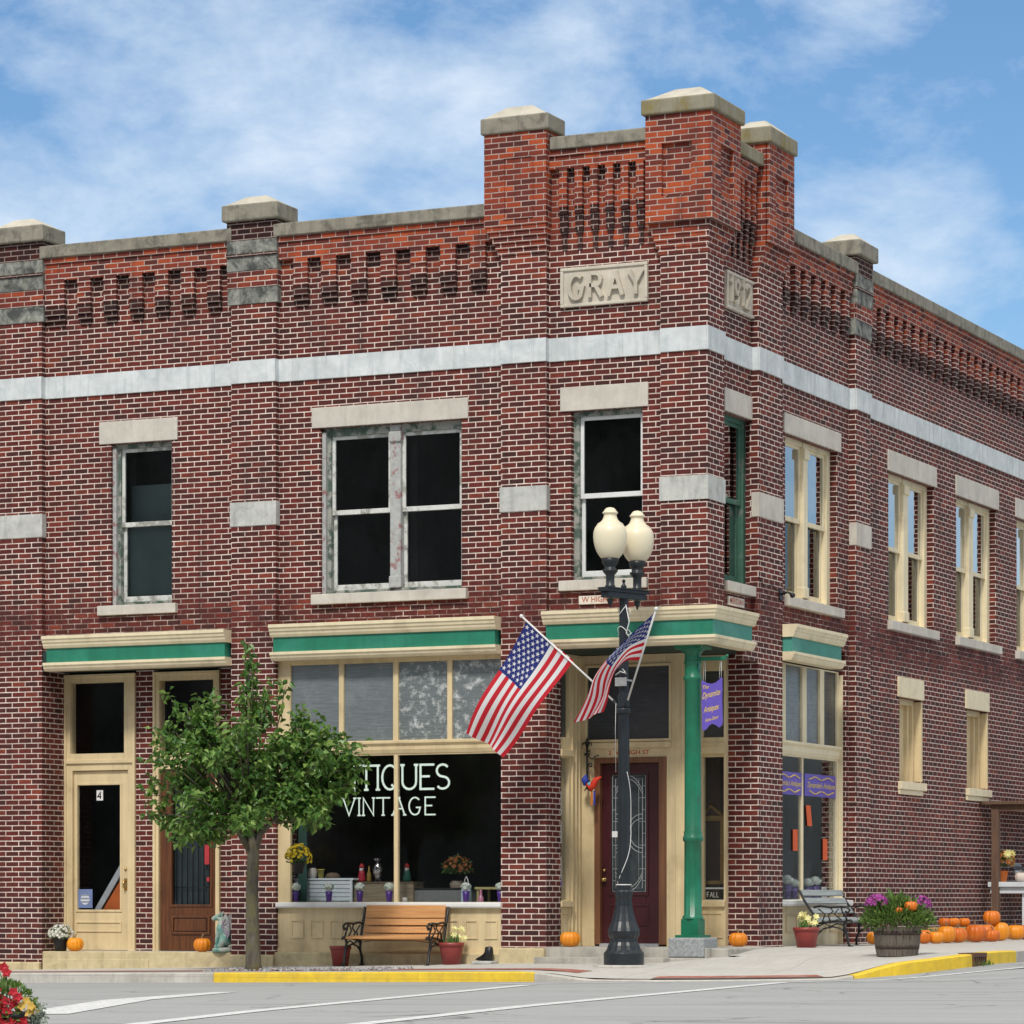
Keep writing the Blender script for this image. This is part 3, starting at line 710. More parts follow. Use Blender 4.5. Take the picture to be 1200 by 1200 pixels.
# ------------------------------------------------------------------ sash windows
def sash(par, u0, u1, z0, z1, w, T, mf, mg, s=.045, bot=.06):
    m = MB(); d = .04
    m.box(u0, u0 + s, w - d, w, z0, z1, T); m.box(u1 - s, u1, w - d, w, z0, z1, T)
    m.box(u0 + s, u1 - s, w - d, w - .001, z0, z0 + bot, T); m.box(u0 + s, u1 - s, w - d, w - .001, z1 - s, z1, T)
    o = m.build('sash', mf, par, bevel=.004)
    m = MB(); m.box(u0 + s - .005, u1 - s + .005, w - d * .6, w - d * .45, z0 + bot - .005, z1 - s + .005, T); m.build('pane', mg, par)
def window(op, T, n, mf, ms, mg, lint, sill, jw=.05, mull=.16, inset=.1, jwl=None, blind=None, label=None, head=.06, mm=None, mid=.5, lmat=LIME, smat=LIME, mg2=None):
    u0, u1, z0, z1 = op; wf = WP - inset
    m = MB(); jl = jwl or jw
    m.box(u0, u0 + jl, wf - .14, wf, z0, z1, T); m.box(u1 - jw, u1, wf - .14, wf, z0, z1, T)
    m.box(u0 + jl, u1 - jw, wf - .14, wf - .002, z1 - head, z1, T); m.box(u0 + jl, u1 - jw, wf - .14, wf + .004, z0, z0 + .05, T)
    o = m.build('window', mf, B, bevel=.004)
    if mm or jwl == .095:
        m = MB(); m.box(u0 + .002, u0 + .055, wf - .02, wf + .05, z0 + .001, z1 - .05, T); m.build('casing', PEEL, o, bevel=.004)
    if label: o['label'] = label
    xs_ = [(u0 + jl, u1 - jw)]
    if n == 2:
        c = (u0 + jl + u1 - jw) / 2; xs_ = [(u0 + jl, c - mull / 2), (c + mull / 2, u1 - jw)]
        m = MB(); m.box(c - mull / 2, c + mull / 2, wf - .14, wf + .02, z0 + .05, z1 - .0015, T)
        m.box(c - mull * .5 - .012, c + mull * .5 + .012, wf - .1, wf + .045, z1 - .22, z1 - .09, T); m.box(c - mull * .5 - .01, c + mull * .5 + .01, wf - .1, wf + .035, z0 + .05, z0 + .20, T)
        m.build('mullion', mm or mf, o, bevel=.012)
    for a, b in xs_:
        zm = lerp(z0 + .05, z1 - head, mid)
        sash(o, a, b, zm - .02, z1 - head, wf - .03, T, ms, mg)
        sash(o, a, b, z0 + .05, zm + .035, wf - .075, T, ms, mg2 or mg, bot=.075)
    if blind:
        for (k, f0, f1, w, mt) in blind:
            a, b = xs_[k]; m = MB(); m.box(a - .02, b + .02, wf - w - .01, wf - w, lerp(z0, z1, f0), lerp(z0, z1, f1), T); m.build('blind', mt, o)
    m = MB(); m.box(*lint[:2], -.16, -.08, *lint[2:], T); m.build('lintel', lmat, o, bevel=.006)
    m = MB(); m.box(*sill[:2], -.24, -.03, *sill[2:], T); m.build('sill', smat, o, bevel=.006)
    return o
SHADE = mat('old_roller_blind', (.30, .40, .37), .9, .1, 3.); CURT = mat('white_curtain', (.72, .72, .74), .9, .05, 3.)
REDC = mat('red_curtain', (.16, .01, .02), .9, .2, 4.)
window(OW1, TF, 1, PEELG, OLDW, GLASSD, (fx(117, yw), fx(208.5, yw), 6.812, 7.10), (fx(117, yw), fx(208.5, yw), 4.59, 4.713),   .03, jwl=.095, inset=.09, head=.06, blind=[(0, .02, .53, .16, SHADE), (0, .53, .76, .30, SHADE)])
window(OW2, TF, 2, PEELG, OLDW, GLASSD, (fx(366, yw), fx(549, yw), 6.837, 7.093), (fx(367, yw), fx(548.5, yw), 4.615, 4.743), .04, .15, inset=.09, jwl=.105, head=.10, mm=PEEL, label='paired upper window with peeling red and white paint')
window(OW3, TF, 1, PEELG, WHITEP, GLASSD, (fx(657, yw), fx(760, yw), 6.838, 7.13), (fx(657, yw), fx(760, yw), 4.655, 4.778), .03, jwl=.075, inset=.09, head=.06)
DULLG = mat('dull_green_window_paint', (.055, .15, .105), .65, .2, 10., .001, (.16, .20, .17), (.56, .66))
window(RW[0], TR, 1, DULLG, DULLG, GLASSR, (ry(849, X) - .03, ry(884, X), 6.837, 7.12), (ry(849, X) - .03, ry(884, X), 4.65, 4.773), .09, jwl=.02, blind=[(0, 0., .5, .12, REDC)], label='narrow green painted sash window')
def lr(a, b, c, d): return (ry(a, X), ry(b, X), c, d)
window(RW[1], TR, 2, CREAML, CREAML, GLASSR, lr(918, 984.5, 6.837, 7.09), lr(919, 984.5, 4.64, 4.758), .13, .16, blind=[(0, 0, .5, .12, REDC)], mg2=GLASSD)
window(RW[2], TR, 2, CREAML, CREAML, GLASSR, lr(1040, 1096.5, 6.837, 7.125), lr(1040, 1096, 4.64, 4.763), .13, .22, blind=[(1, .08, .5, .12, CURT)], label='cream paired window with a white curtain', mg2=GLASSD)
window(RW[3], TR, 2, CREAML, CREAML, GLASSR, lr(1119.5, 1169.5, 6.837, 7.135), lr(1119.5, 1169.5, 4.64, 4.763), .13, .22, mg2=GLASSD)
window(RW[4], TR, 2, CREAML, CREAML, GLASSR, (RW[4][0] - .08, RW[4][1] + .1, 6.837, 7.135), (RW[4][0] - .08, RW[4][1] + .1, 4.64, 4.763), .13, .22, mg2=GLASSD)
for a, b, z0, z1 in SW:                               # small boarded slit windows of the side wall
    m = MB(); m.box(a, b, WP - .25, WP - .2, z0, z1, TR); m.box(b - .07, b, WP - .2, WP - .1, z0, z1, TR); m.box(a, b - .07, WP - .2, WP - .1, z1 - .08, z1 - .001, TR)
    m.box(b - .16, b - .071, WP - .21, WP - .15, z0, z1 - .081, TR); m.box(b - .002, b + .06, WP - .1, WP + .008, z0 + .02, z1 - .02, TR)
    o = m.build('window', CREAM, B, bevel=.004); o['label'] = 'narrow slit window boarded over in cream'
    m = MB(); m.box(a - .09, b + .09, -.16, -.075, z1 + .002, z1 + .28, TR); m.build('lintel', CREAML, o, bevel=.006)
    m = MB(); m.box(a - .06, b + .11, -.22, -.04, z0 - .11, z0 - .002, TR); m.box(a - .05, b + .03, -.16, -.07, z0 - .18, z0 - .111, TR); m.build('sill', CREAML, o, bevel=.005)

# ------------------------------------------------------------------ storefront cornices
def cornice(u0, u1, T, zc, sk0=0., sk1=0., pm=GREEN, out=.20, dz=0.):
    """crown moulding, green fascia and lower moulding; zc = top"""
    m = MB(); o = out
    crown = [(-.05, zc), (o, zc), (o, zc - .04), (o - .012, zc - .045), (o - .022, zc - .085), (o - .034, zc - .09), (o - .042, zc - .125), (o - .06, zc - .155), (o - .07, zc - .16), (-.05, zc - .16)]
    m.profile(crown, u0, u1, T, 0, sk0, sk1)
    zl = zc - .345
    low = [(-.05, zl), (o - .035, zl), (o - .035, zl - .035), (o - .048, zl - .04), (o - .06, zl - .075), (o - .085, zl - .105), (-.05, zl - .105)]
    m.profile(low, u0, u1, T, 0, sk0, sk1)
    c = m.build('cornice', CREAML, B)
    m = MB(); m.profile([(-.05, zl + .001), (o - .085, zl + .001), (o - .085, zc - .161), (-.05, zc - .161)], u0 + (.03 if not sk0 else 0), u1 - (.03 if not sk1 else 0), T, 0, sk0, sk1); m.build('fascia', pm, c)
    return c
cornice(fx(48, -.2), P1[0], TF, 4.33)
cornice(P1[1], P2[0], TF, 4.365)
cornice(P2[1] + .02, 0, TF, 4.395, 0., 1.)
cornice(0, ry(890, .2), TR, 4.395, -1., 0., TEALG)
cornice(P3[1] - .0, ry(994, .2), TR, 4.375, 0., 0., TEALG)
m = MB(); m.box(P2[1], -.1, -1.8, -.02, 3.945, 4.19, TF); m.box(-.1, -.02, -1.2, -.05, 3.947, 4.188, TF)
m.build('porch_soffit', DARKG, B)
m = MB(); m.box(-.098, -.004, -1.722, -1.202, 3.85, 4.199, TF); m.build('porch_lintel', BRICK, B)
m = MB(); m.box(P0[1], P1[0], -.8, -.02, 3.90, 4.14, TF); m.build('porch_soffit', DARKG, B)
# shell of the rooms behind the windows, floors and roof
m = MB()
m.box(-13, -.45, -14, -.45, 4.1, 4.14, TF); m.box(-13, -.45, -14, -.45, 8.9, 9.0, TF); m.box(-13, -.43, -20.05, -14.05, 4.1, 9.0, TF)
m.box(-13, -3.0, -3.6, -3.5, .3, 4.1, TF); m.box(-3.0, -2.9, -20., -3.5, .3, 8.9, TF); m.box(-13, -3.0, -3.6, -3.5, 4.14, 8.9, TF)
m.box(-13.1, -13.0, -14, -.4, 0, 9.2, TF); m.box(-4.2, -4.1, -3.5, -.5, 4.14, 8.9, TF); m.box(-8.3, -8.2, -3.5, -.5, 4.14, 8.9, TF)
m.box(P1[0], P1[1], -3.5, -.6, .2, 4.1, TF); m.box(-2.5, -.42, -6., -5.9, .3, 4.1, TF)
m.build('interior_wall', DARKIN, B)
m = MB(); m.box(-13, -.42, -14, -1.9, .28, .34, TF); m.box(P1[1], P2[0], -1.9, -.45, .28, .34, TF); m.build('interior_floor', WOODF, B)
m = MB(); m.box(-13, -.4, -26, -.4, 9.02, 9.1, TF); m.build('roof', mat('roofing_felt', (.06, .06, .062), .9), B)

# base course and steps
for a, b in ((-13, P0[1]), (P1[0], P1[1]), (P2[0] - .0, P2[1])):
    m = MB(); m.profile([(-.2, -.2), (.075, -.2), (.075, zi_f((a + b) / 2) + .13 + .05 * ss(-9, -3, a)), (-.2, zi_f((a + b) / 2) + .14 + .05 * ss(-9, -3, a))], a, b, TF)
    m.build('base_course', CREAMST, B, bevel=.015)
m = MB(); m.profile([(-.2, -.2), (.04, -.2), (.04, .245), (-.2, .25)], P1[1], P2[0], TF); m.build('base_course', CREAMST, B, bevel=.015)
m = MB(); m.box(P0[1] + .02, P1[0], -.75, .02, -.2, .235, TF); m.box(P0[1] + .03, P1[0] - 1.2, .018, .035, -.2, .14, TF); m.build('step', CREAMST, B, bevel=.02)
GST = stone_mat('step_stone', (.45, .43, .38), (.22, .21, .19), .7)
m = MB(); m.box(P2[1], .0, -1.7, .02, -.1, .33, TF); m.box(P2[1], -.42, .02, .36, -.1, .215, TF); m.box(-.0, .01, -1.7, .0, -.1, .329, TF); m.build('step', GST, B, bevel=.015)
m = MB(); m.box(-.0, .22, -1.72, -.1, 0, .325, TF); m.build('step', GST, B, bevel=.015)

# ------------------------------------------------------------------ storefront joinery helpers
def framed(m, u0, u1, z0, z1, holes, w0, w1, T, mi=0): wall(m, u0, u1, z0, z1, holes, w0, w1, T, mi)
def panel(m, u0, u1, z0, z1, w, T, mi=0, e=.022, d=.012):
    for a, b, c, f in ((u0, u1, z0, z0 + e), (u0, u1, z1 - e, z1), (u0, u0 + e, z0 + e, z1 - e), (u1 - e, u1, z0 + e, z1 - e)): m.box(a, b, w - .01, w + d, c, f, T, mi)
def pane(par, u0, u1, z0, z1, w, T, mt=None, name='pane'):
    m = MB(); m.box(u0, u1, w - .004, w + .004, z0, z1, T); return m.build(name, mt or GLASS, par)
# textured grey transom glass
def prism_mat(name, a, b, sc):
    M = NB(name); uv = M.uvc(); mp = M.n('ShaderNodeMapping'); mp.inputs['Scale'].default_value = (2.2, 30, 1); M.l(uv, mp.inputs[0])
    n_ = M.noise(mp.outputs[0], 1.6, 4, .6, .4); g = M.noise(uv, sc, 7, .75)
    c = M.mix(M.ramp(g, [(.50, 0.), (.66, 1.)]), M.ramp(n_, [(.3, a), (.7, tuple(x * 1.5 for x in a))]), b)
    M.l(c, M.b.inputs['Base Color']); M.b.inputs['Roughness'].default_value = .22; M.b.inputs['Specular IOR Level'].default_value = .5
    M.bump(M.math('ADD', n_, g), .35, .01); return M.m
TRG = prism_mat('grey_ribbed_glass', (.125, .145, .155), (.21, .235, .245), 3.); TRS = prism_mat('silvered_glass', (.125, .145, .15), (.60, .63, .63), 8.)
TRD = prism_mat('dark_ribbed_glass', (.035, .042, .045), (.06, .07, .075), 3.)

# bay with the two doors
Y1 = .58; w1_ = -Y1
U = lambda px: fx(px, Y1); Zp = lambda px, py: zf(px, py, Y1)
m = MB()
dz0, dz1 = .245, Zp(117, 903)
m.box(P0[1] - .0, U(77), -Y1 - .1, -Y1 + .0, .1, 3.9, TF); m.box(U(160), U(181), -Y1 - .1, -Y1 + .01, .1, 3.9, TF); m.box(U(258), P1[0] + .4, -Y1 - .1, -Y1 + .01, .1, 3.9, TF)
m.build('porch_wall', BRICK, B)
def shopdoor(pxs, doorpx, glasspx, gz, trans, mf, md, name_label):
    """frame with a door leaf and a transom light over it"""
    u0, u1 = U(pxs[0]), U(pxs[1]); zt = Zp(117, 790)
    d0, d1 = U(doorpx[0]), U(doorpx[1])
    m = MB(); framed(m, u0, u1, .2, zt, [(d0, d1, .1, dz1), (U(trans[0]), U(trans[1]), Zp(117, 883), Zp(117, 800))], -Y1 - .12, -Y1 + .03, TF)
    zr_ = Zp(117, 892); m.box(u0 + .03, u1 - .03, -Y1 + .02, -Y1 + .055, zr_ - .03, zr_ + .02, TF)
    m.box(u0 - .0, u0 + .035, -Y1 + .02, -Y1 + .05, .2, zt, TF); m.box(u1 - .035, u1, -Y1 + .02, -Y1 + .05, .2, zt, TF); m.box(u0 + .035, u1 - .035, -Y1 + .02, -Y1 + .05, zt - .04, zt - .001, TF)
    fr = m.build('door_frame', mf, B, bevel=.005)
    pane(fr, U(trans[0]) - .01, U(trans[1]) + .01, Zp(117, 884), Zp(117, 799), -Y1 - .03, TF)
    g0, g1 = U(glasspx[0]), U(glasspx[1])
    m = MB(); framed(m, d0 + .006, d1 - .006, dz0, dz1 - .006, [(g0, g1, gz[0], gz[1])], -Y1 - .06, -Y1 - .01, TF)
    panel(m, g0 - .03, g1 + .03, gz[0] - .03, gz[1] + .03, -Y1 - .01, TF, e=.03)
    dr = m.build('door', md, B, bevel=.004); dr['label'] = name_label
    pane(dr, g0 - .005, g1 + .005, gz[0] - .005, gz[1] + .005, -Y1 - .035, TF)
    return dr, g0, g1, d0, d1
dr, g0, g1, d0, d1 = shopdoor((77, 160), (86, 151), (90.5, 140.5), (Zp(115, 1066), Zp(115, 920)), (83.5, 146.5), CREAM, CREAM, 'cream shop door with a tall glass and number plate')
m = MB(); panel(m, g0 - .02, g1 + .02, Zp(115, 1092), Zp(115, 1080), -Y1 - .01, TF, e=.016); m.build('door_panel', CREAM, dr)
m = MB(); hx = U(147); hz = Zp(147, 1032); m.box(hx - .022, hx + .022, -Y1 - .012, -Y1 - .002, hz - .13, hz + .03, TF); m.tube([TF(hx, -Y1 + .0, hz), TF(hx, -Y1 + .05, hz - .01), TF(hx, -Y1 + .05, hz - .09), TF(hx, -Y1 - .0, hz - .11)], .011, 8)
m.sphere(TF(hx, -Y1, hz + .15), .018); m.build('handle', BRASS, dr)
m = MB(); m.box(U(112) , U(119.5), -Y1 - .03, -Y1 - .024, Zp(115, 938), Zp(115, 926), TF); npl = m.build('number_plate', mat('white_plate', (.75, .75, .74), .5), dr)
m = MB(); letters(m, '4', U(113.5), Zp(115, 936), .085, TF, -Y1 - .023, .2, .001); m.build('numeral', IRON, dr)
m = MB(); m.box(U(90.5), U(107), -Y1 - .03, -Y1 - .026, Zp(115, 1064), Zp(115, 1042), TF)
m.lathe([(.0, 0), (.07, 0), (.07, .002), (0, .002)], 20, (U(98.5), Zp(115, 1054), -Y1 - .026), 1, False, lambda a, b, c: TF(a, c, b))
for k in range(3): m.box(U(93.5) , U(103.5), -Y1 - .024, -Y1 - .0235, Zp(115, 1058 - 4 * k), Zp(115, 1056 - 4 * k), TF, 2)
m.build('badge_sticker', [mat('sticker_blue', (.16, .22, .42), .5, .1), mat('sticker_pale', (.62, .68, .76), .5, .1), mat('sticker_grey', (.25, .28, .36), .5)], dr)
# leaning picture frame inside the glass
pf = thing('picture_frame', 'grey framed orange picture leaning inside the cream door glass', 'picture frame', (U(128), Y1 + .12, .35))
def tilt(mb, pts, dpt, y, m=0):
    n = len(pts); vs = [(a, y, c) for a, c in pts] + [(a, y + dpt, c) for a, c in pts]
    mb.mesh(vs, [tuple(range(n)), tuple(range(n, 2 * n))] + [(i, (i + 1) % n, n + (i + 1) % n, n + i) for i in range(n)], m)
def L_(px, py): return (U(px) - U(128), Zp(117, py) - .35)
m = MB(); tilt(m, [L_(105, 1066), L_(112, 1066), L_(142, 1014), L_(142, 1001)], .03, .0); m.build('frame_rail', mat('grey_frame', (.42, .45, .48), .5), pf)
m = MB(); tilt(m, [L_(114, 1066), L_(142, 1066), L_(142, 1019)], .015, .02); m.build('picture', mat('orange_canvas', (.52, .12, .022), .8), pf)
dr, g0, g1, d0, d1 = shopdoor((181, 259), (187, 253.5), (201, 246), (Zp(220, 1060), Zp(220, 912)), (188, 251), CREAM, OAK, 'dark varnished oak door with iron bars behind glass')
m = MB(); zA, zB, zC, zD = (Zp(220, q) for q in (1103, 1096, 1074, 1070))
panel(m, g0 - .0, g1 + .0, Zp(220, 1095), Zp(220, 1073), -Y1 - .01, TF, e=.03, d=.02); m.box(g0 + .05, g1 - .05, -Y1 - .012, -Y1 + .003, Zp(220, 1091), Zp(220, 1077), TF); m.build('door_panel', OAK, dr, bevel=.006)
m = MB()
for k in range(7):
    u = lerp(g0, g1, (k + .5) / 7); m.tube([TF(u, -Y1 - .055, Zp(220, 1060)), TF(u, -Y1 - .055, Zp(220, 912))], .007, 6)
m.tube([TF(g0, -Y1 - .055, Zp(220, 1040)), TF(g1, -Y1 - .055, Zp(220, 1040))], .006, 6)
m.build('door_grille', IRON, dr)
pane(dr, g0, g1, Zp(220, 1060), Zp(220, 912), -Y1 - .09, TF, mat('grey_door_glass', (.035, .05, .055), .3, .3, 3.), 'backing_glass')
m = MB(); m.box(U(238.5), U(244), -Y1 - .03, -Y1 - .026, Zp(220, 1013), Zp(220, 990), TF); m.box(U(241), U(244), -Y1 - .03, -Y1 - .026, Zp(220, 1033), Zp(220, 1028), TF); m.build('door_sticker', mat('red_sticker', (.42, .03, .04), .6), dr)

# bay with the show window
w2 = -.06; y2 = -w2; V = lambda px: fx(px, y2); Zq = lambda px, py: zf(px, py, y2)
m = MB()
LT = [(340.5, 397), (402.5, 460.5), (466.5, 524), (529.5, 587.5)]
zt0, zt1 = Zq(460, 867.5), Zq(460, 776); zg0, zg1 = Zq(460, 1057), Zq(460, 885)
hol = [(V(a), V(b), zt0, zt1) for a, b in LT] + [(V(340), V(461.5), zg0, zg1), (V(466), V(589), zg0, zg1)]
framed(m, P1[1], P2[0], .24, 3.93, hol, w2 - .06, w2, TF)
m.profile([(w2 - .01, zt0 - .01), (w2 + .06, zt0 - .01), (w2 + .06, zt0 - .04), (w2 + .03, zt0 - .07), (w2 + .03, zg1 + .07), (w2 + .01, zg1 + .02), (w2 - .01, zg1 + .02)], P1[1], P2[0], TF)
fr = m.build('shop_window', CREAM, B, bevel=.004)
for i, (a, b) in enumerate(LT): pane(fr, V(a) - .006, V(b) + .006, zt0 - .006, zt1 + .006, w2 - .035, TF, TRG if i < 2 else TRS, 'transom_light')
pane(fr, V(339), V(462), zg0 - .005, zg1 + .005, w2 - .035, TF); pane(fr, V(465.5), V(590), zg0 - .005, zg1 + .005, w2 - .035, TF)
m = MB(); m.profile([(w2 - .01, zg0 - .075), (.0, zg0 - .075), (.012, zg0 - .055), (.012, zg0 - .012), (w2 - .01, zg0 - .002)], P1[1], P2[0], TF); m.build('sill', WHITEP, fr, bevel=.006)
m = MB()
for k in range(11):
    a = 341 + 22.7 * k; panel(m, V(a), V(a + 15), Zq(460, 1100), Zq(460, 1078), w2, TF, e=.018)
m.box(P1[1], P2[0], w2 - .01, w2 + .02, .24, .30, TF); m.build('stall_riser_panel', CREAM, fr)
m = MB()
zA = Zq(460, 925); e = letters(m, 'ANTIQUES', V(375.5), zA, .30, TF, w2 - .029, .092, .001, .20, .10, 1.02)
letters(m, 'VINTAGE', V(401), Zq(460, 955), .215, TF, w2 - .029, .088, .001, .265, .10, 1.06)
m.build('painted_lettering', mat('mint_window_paint', (.66, .82, .74), .6, .1, 30.), fr)
m = MB(); m.box(P1[1] + .02, P2[0] - .02, -.95, w2 - .07, zg0 - .06, zg0 - .015, TF); m.box(P1[1] + .02, P2[0] - .02, -.98, -.95, .34, zg0 - .06, TF); m.build('display_platform', mat('platform', (.52, .50, .46), .8), fr)
m = MB(); m.box(V(341), V(351), w2 - .2, w2 - .19, zg0, zg1, TF); m.build('curtain', mat('green_curtain', (.03, .085, .07), .9), fr)

# recessed corner entrance
YE = 1.12; we = -YE; U = lambda px: fx(px, YE); Zp = lambda px, py: zf(px, py, YE)
xL = P2[1]; xR = U(806); FZ = .33
m = MB()
dd0, dd1 = U(703.5), U(772.5); tz0, tz1 = Zp(740, 867), Zp(740, 781); dtop = Zp(740, 894)
framed(m, xL - .03, xR, FZ, 3.94, [(U(697), U(781), .1, Zp(740, 887.5)), (U(687.5), U(785), tz0, tz1)], we - .12, we, TF)
for a in (790.5, 799): m.box(U(a), U(a + 1.5), we - .01, we + .015, FZ, 3.9, TF)
m.box(U(684), U(787), we - .01, we + .03, tz0 - .10, tz0 - .03, TF); panel(m, U(685.5), U(787), tz0 - .02, tz1 + .03, we, TF, e=.03, d=.02)
m.box(xR - .04, xR, we - .6, we - .121, FZ, 3.94, TF)
fr = m.build('entrance_frame', CREAM, B, bevel=.004)
pane(fr, U(687), U(785.5), tz0 - .005, tz1 + .005, we - .05, TF, TRD, 'transom_light')
m = MB(); bfont(m, '2  W HIGH ST', U(713), Zp(740, 884), .075, TF, we + .001, .001, width=U(761) - U(713)); m.build('painted_address', mat('red_letter_paint', (.42, .05, .03), .6), fr)
m = MB(); framed(m, U(697), U(781), FZ + .02, Zp(740, 887.5), [(dd0, dd1, 0, dtop)], we - .11, we + .02, TF); m.build('door_case', BROWNF, fr, bevel=.006)
m = MB(); m.box(dd0, dd1, we - .1, we + .03, FZ, FZ + .035, TF); m.build('threshold', mat('steel_sill', (.5, .52, .55), .4, metal=.6), fr)
gx0, gx1, gz0, gz1 = U(714.5), U(755.5), Zp(740, 1046), Zp(740, 907)
m = MB(); framed(m, dd0 + .004, dd1 - .004, FZ + .036, dtop - .004, [(gx0, gx1, gz0, gz1)], we - .09, we - .05, TF)
panel(m, gx0 - .035, gx1 + .035, gz0 - .035, gz1 + .035, we - .05, TF, e=.035, d=.014)
for a, b in ((712, 733), (739.5, 759)): panel(m, U(a), U(b), Zp(740, 1085), Zp(740, 1060), we - .05, TF, e=.02, d=.012)
dr = m.build('door', MAHOG, B, bevel=.003); dr['label'] = 'oxblood entrance door with leaded oval glass'
pane(dr, gx0 - .005, gx1 + .005, gz0 - .005, gz1 + .005, we - .07, TF, mat('leaded_glass', (.045, .055, .062), .12, .4, 9., .002))
m = MB(); wc = we - .062; hw = (gx1 - gx0) / 2; cxm = (gx0 + gx1) / 2; H = gz1 - gz0
def came(pts, r=.006): m.tube([TF(a, wc, b) for a, b in pts], r, 5)
for e in (.012, .055): came([(gx0 + e, gz0 + e), (gx1 - e, gz0 + e), (gx1 - e, gz1 - e), (gx0 + e, gz1 - e), (gx0 + e, gz0 + e)])
for e in (.105,): came([(gx0 + e, gz0 + .06), (gx0 + e, gz1 - .06)], .004); came([(gx1 - e, gz0 + .06), (gx1 - e, gz1 - .06)], .004)
for s in (-1, 1):
    for rr in (0, .045):
        came([(cxm + s * (hw - .055 - (hw + rr - .02) * cos(a) * .8), gz0 + H * .5 + (H * .10 + rr) * sin(a) * 1.25 + 0) for a in [i * pi / 14 - pi / 2 for i in range(15)]], .0055)
        for zb, sg in ((gz1 - .02 - rr, -1), (gz0 + .02 + rr, 1)):
            came([(cxm + s * (hw - .05) * i / 10, zb + sg * H * .13 * (i / 10) ** 2) for i in range(11)], .0055)
for k in range(9):
    z = gz0 + H * (k + 1) / 10
    for s in (-1, 1): came([(cxm + s * (hw - .012), z), (cxm + s * (hw - .055 - .05 * (k % 2)), z)], .004)
came([(cxm, gz0 + .05), (cxm, gz1 - .05)], .003)
m.build('leading', LEADC, dr)
m = MB(); m.sphere(TF(U(707), we - .03, Zp(707, 1020)), .022); m.lathe([(.028, 0), (.03, .012), (.02, .02)], 14, (U(707), Zp(707, 1031), we - .045), 0, True, lambda a, b, c: TF(a, c, b)); m.sphere(TF(U(707), we - .0, Zp(707, 1031)), .028); m.build('handle', BRASS, dr)
m = MB(); m.box(U(715), U(722), we - .06, we - .057, Zp(720, 981), Zp(720, 974), TF); m.build('notice', WHITEP, dr)
# side wall of the porch with its narrow display light, and the window to the right of the column
m = MB(); TSd = lambda u, w, z: (xL + w, u, z)
zs0, zs1, zs2, zs3 = zz(1055, xL, .6), zz(888, xL, .6), zz(864, xL, .6), zz(782, xL, .6)
framed(m, .435, YE - .001, FZ, 3.94, [(.44, .735, zs0, zs1), (.44, .735, zs2, zs3)], -.12, -.02, TSd)
for a in (.80, .92, 1.02): m.box(a, a + .03, -.02, .0, FZ, 3.9, TSd)
m.box(.435, .80, -.02, .02, zs1 + .02, zs1 + .1, TSd); m.box(.435, .80, -.02, .02, zs0 - .08, zs0 - .01, TSd); panel(m, .47, .74, FZ + .12, zs0 - .15, -.02, TSd)
sd = m.build('porch_side_frame', CREAM, B, bevel=.004)
pane(sd, .437, .74, zs0 - .005, zs1 + .005, -.07, TSd); pane(sd, .437, .74, zs2 - .005, zs3 + .005, -.07, TSd, TRD, 'transom_light')
m = MB()
for z0, z1 in ((3.0, 2.7), (2.62, 2.35), (2.2, 1.9)): m.box(.45, .60, -.066, -.063, z1 - .75, z0 - .75, TSd)
m.lathe([(0, 0), (.06, 0), (.06, .002), (0, .002)], 16, (.56, zz(1035, xL, .6), -.064), 1, False, lambda a, b, c: TSd(a, c, b))
m.build('posted_notice', [WHITEP, mat('violet_sticker', (.25, .2, .42), .6)], sd)
YW = 1.62; U = lambda px: fx(px, YW); Zp = lambda px, py: zf(px, py, YW)
m = MB(); xa, xb = xR - .04, -.40
framed(m, xa, xb, FZ, 3.94, [(U(809), U(848), Zp(840, 1055), Zp(840, 887)), (U(809), U(848), Zp(840, 864), Zp(840, 786))], -YW - .1, -YW, TF)
z_ = Zp(840, 870); m.box(xa, xb, -YW - .01, -YW + .05, z_ - .14, z_ - .05, TF); m.box(xa, xb, -YW - .01, -YW + .035, z_ - .05, z_ - .01, TF)
z_ = Zp(840, 1056); m.box(xa, xb, -YW - .01, -YW + .04, z_ - .07, z_, TF); panel(m, U(815), U(847), FZ + .1, z_ - .14, -YW, TF)
rw = m.build('shop_window', CREAM, B, bevel=.004)
pane(rw, U(808), U(849), Zp(840, 1056), Zp(840, 886), -YW - .05, TF); pane(rw, U(808), U(849), Zp(840, 865), Zp(840, 785), -YW - .05, TF, TRD, 'transom_light')
# column on its granite block
cx_, cy_ = fx(812, .17), .17; cb, ct = .455, 3.94
m = MB()
m.box(cx_ - .165, cx_ + .165, cy_ - .165, cy_ + .165, cb, cb + .03); m.box(cx_ - .11, cx_ + .11, cy_ - .11, cy_ + .11, cb + .03, cb + .22)
n = 24; ring = []
def flut(r, k): return r * (1 - .06 * (k % 2))
zz_ = [cb + .22, cb + .24, cb + .26, cb + 1.14, cb + 1.16]
vs = []
for z, r, fl in ((cb + .22, .112, 0), (cb + .25, .112, 0), (cb + .27, .095, 1), (cb + 1.14, .092, 1), (cb + 1.16, .108, 0), (cb + 1.20, .108, 0), (cb + 1.22, .094, 0), (cb + 1.26, .098, 0), (cb + 1.28, .09, 0), (ct - .42, .086, 0), (ct - .40, .10, 0), (ct - .37, .10, 0), (ct - .35, .086, 0), (ct - .22, .086, 0), (ct - .21, .096, 0), (ct - .19, .096, 0), (ct - .18, .087, 0), (ct - .10, .088, 0), (ct - .085, .098, 0), (ct - .07, .104, 0), (ct - .055, .125, 0), (ct - .045, .14, 0), (ct - .04, .14, 0)):
    for k in range(48): a = 2 * pi * k / 48; q = 1.13 * r * (1 - .07 * fl * ((k // 2) % 2)); vs.append((cx_ + q * cos(a), cy_ + q * sin(a), z))
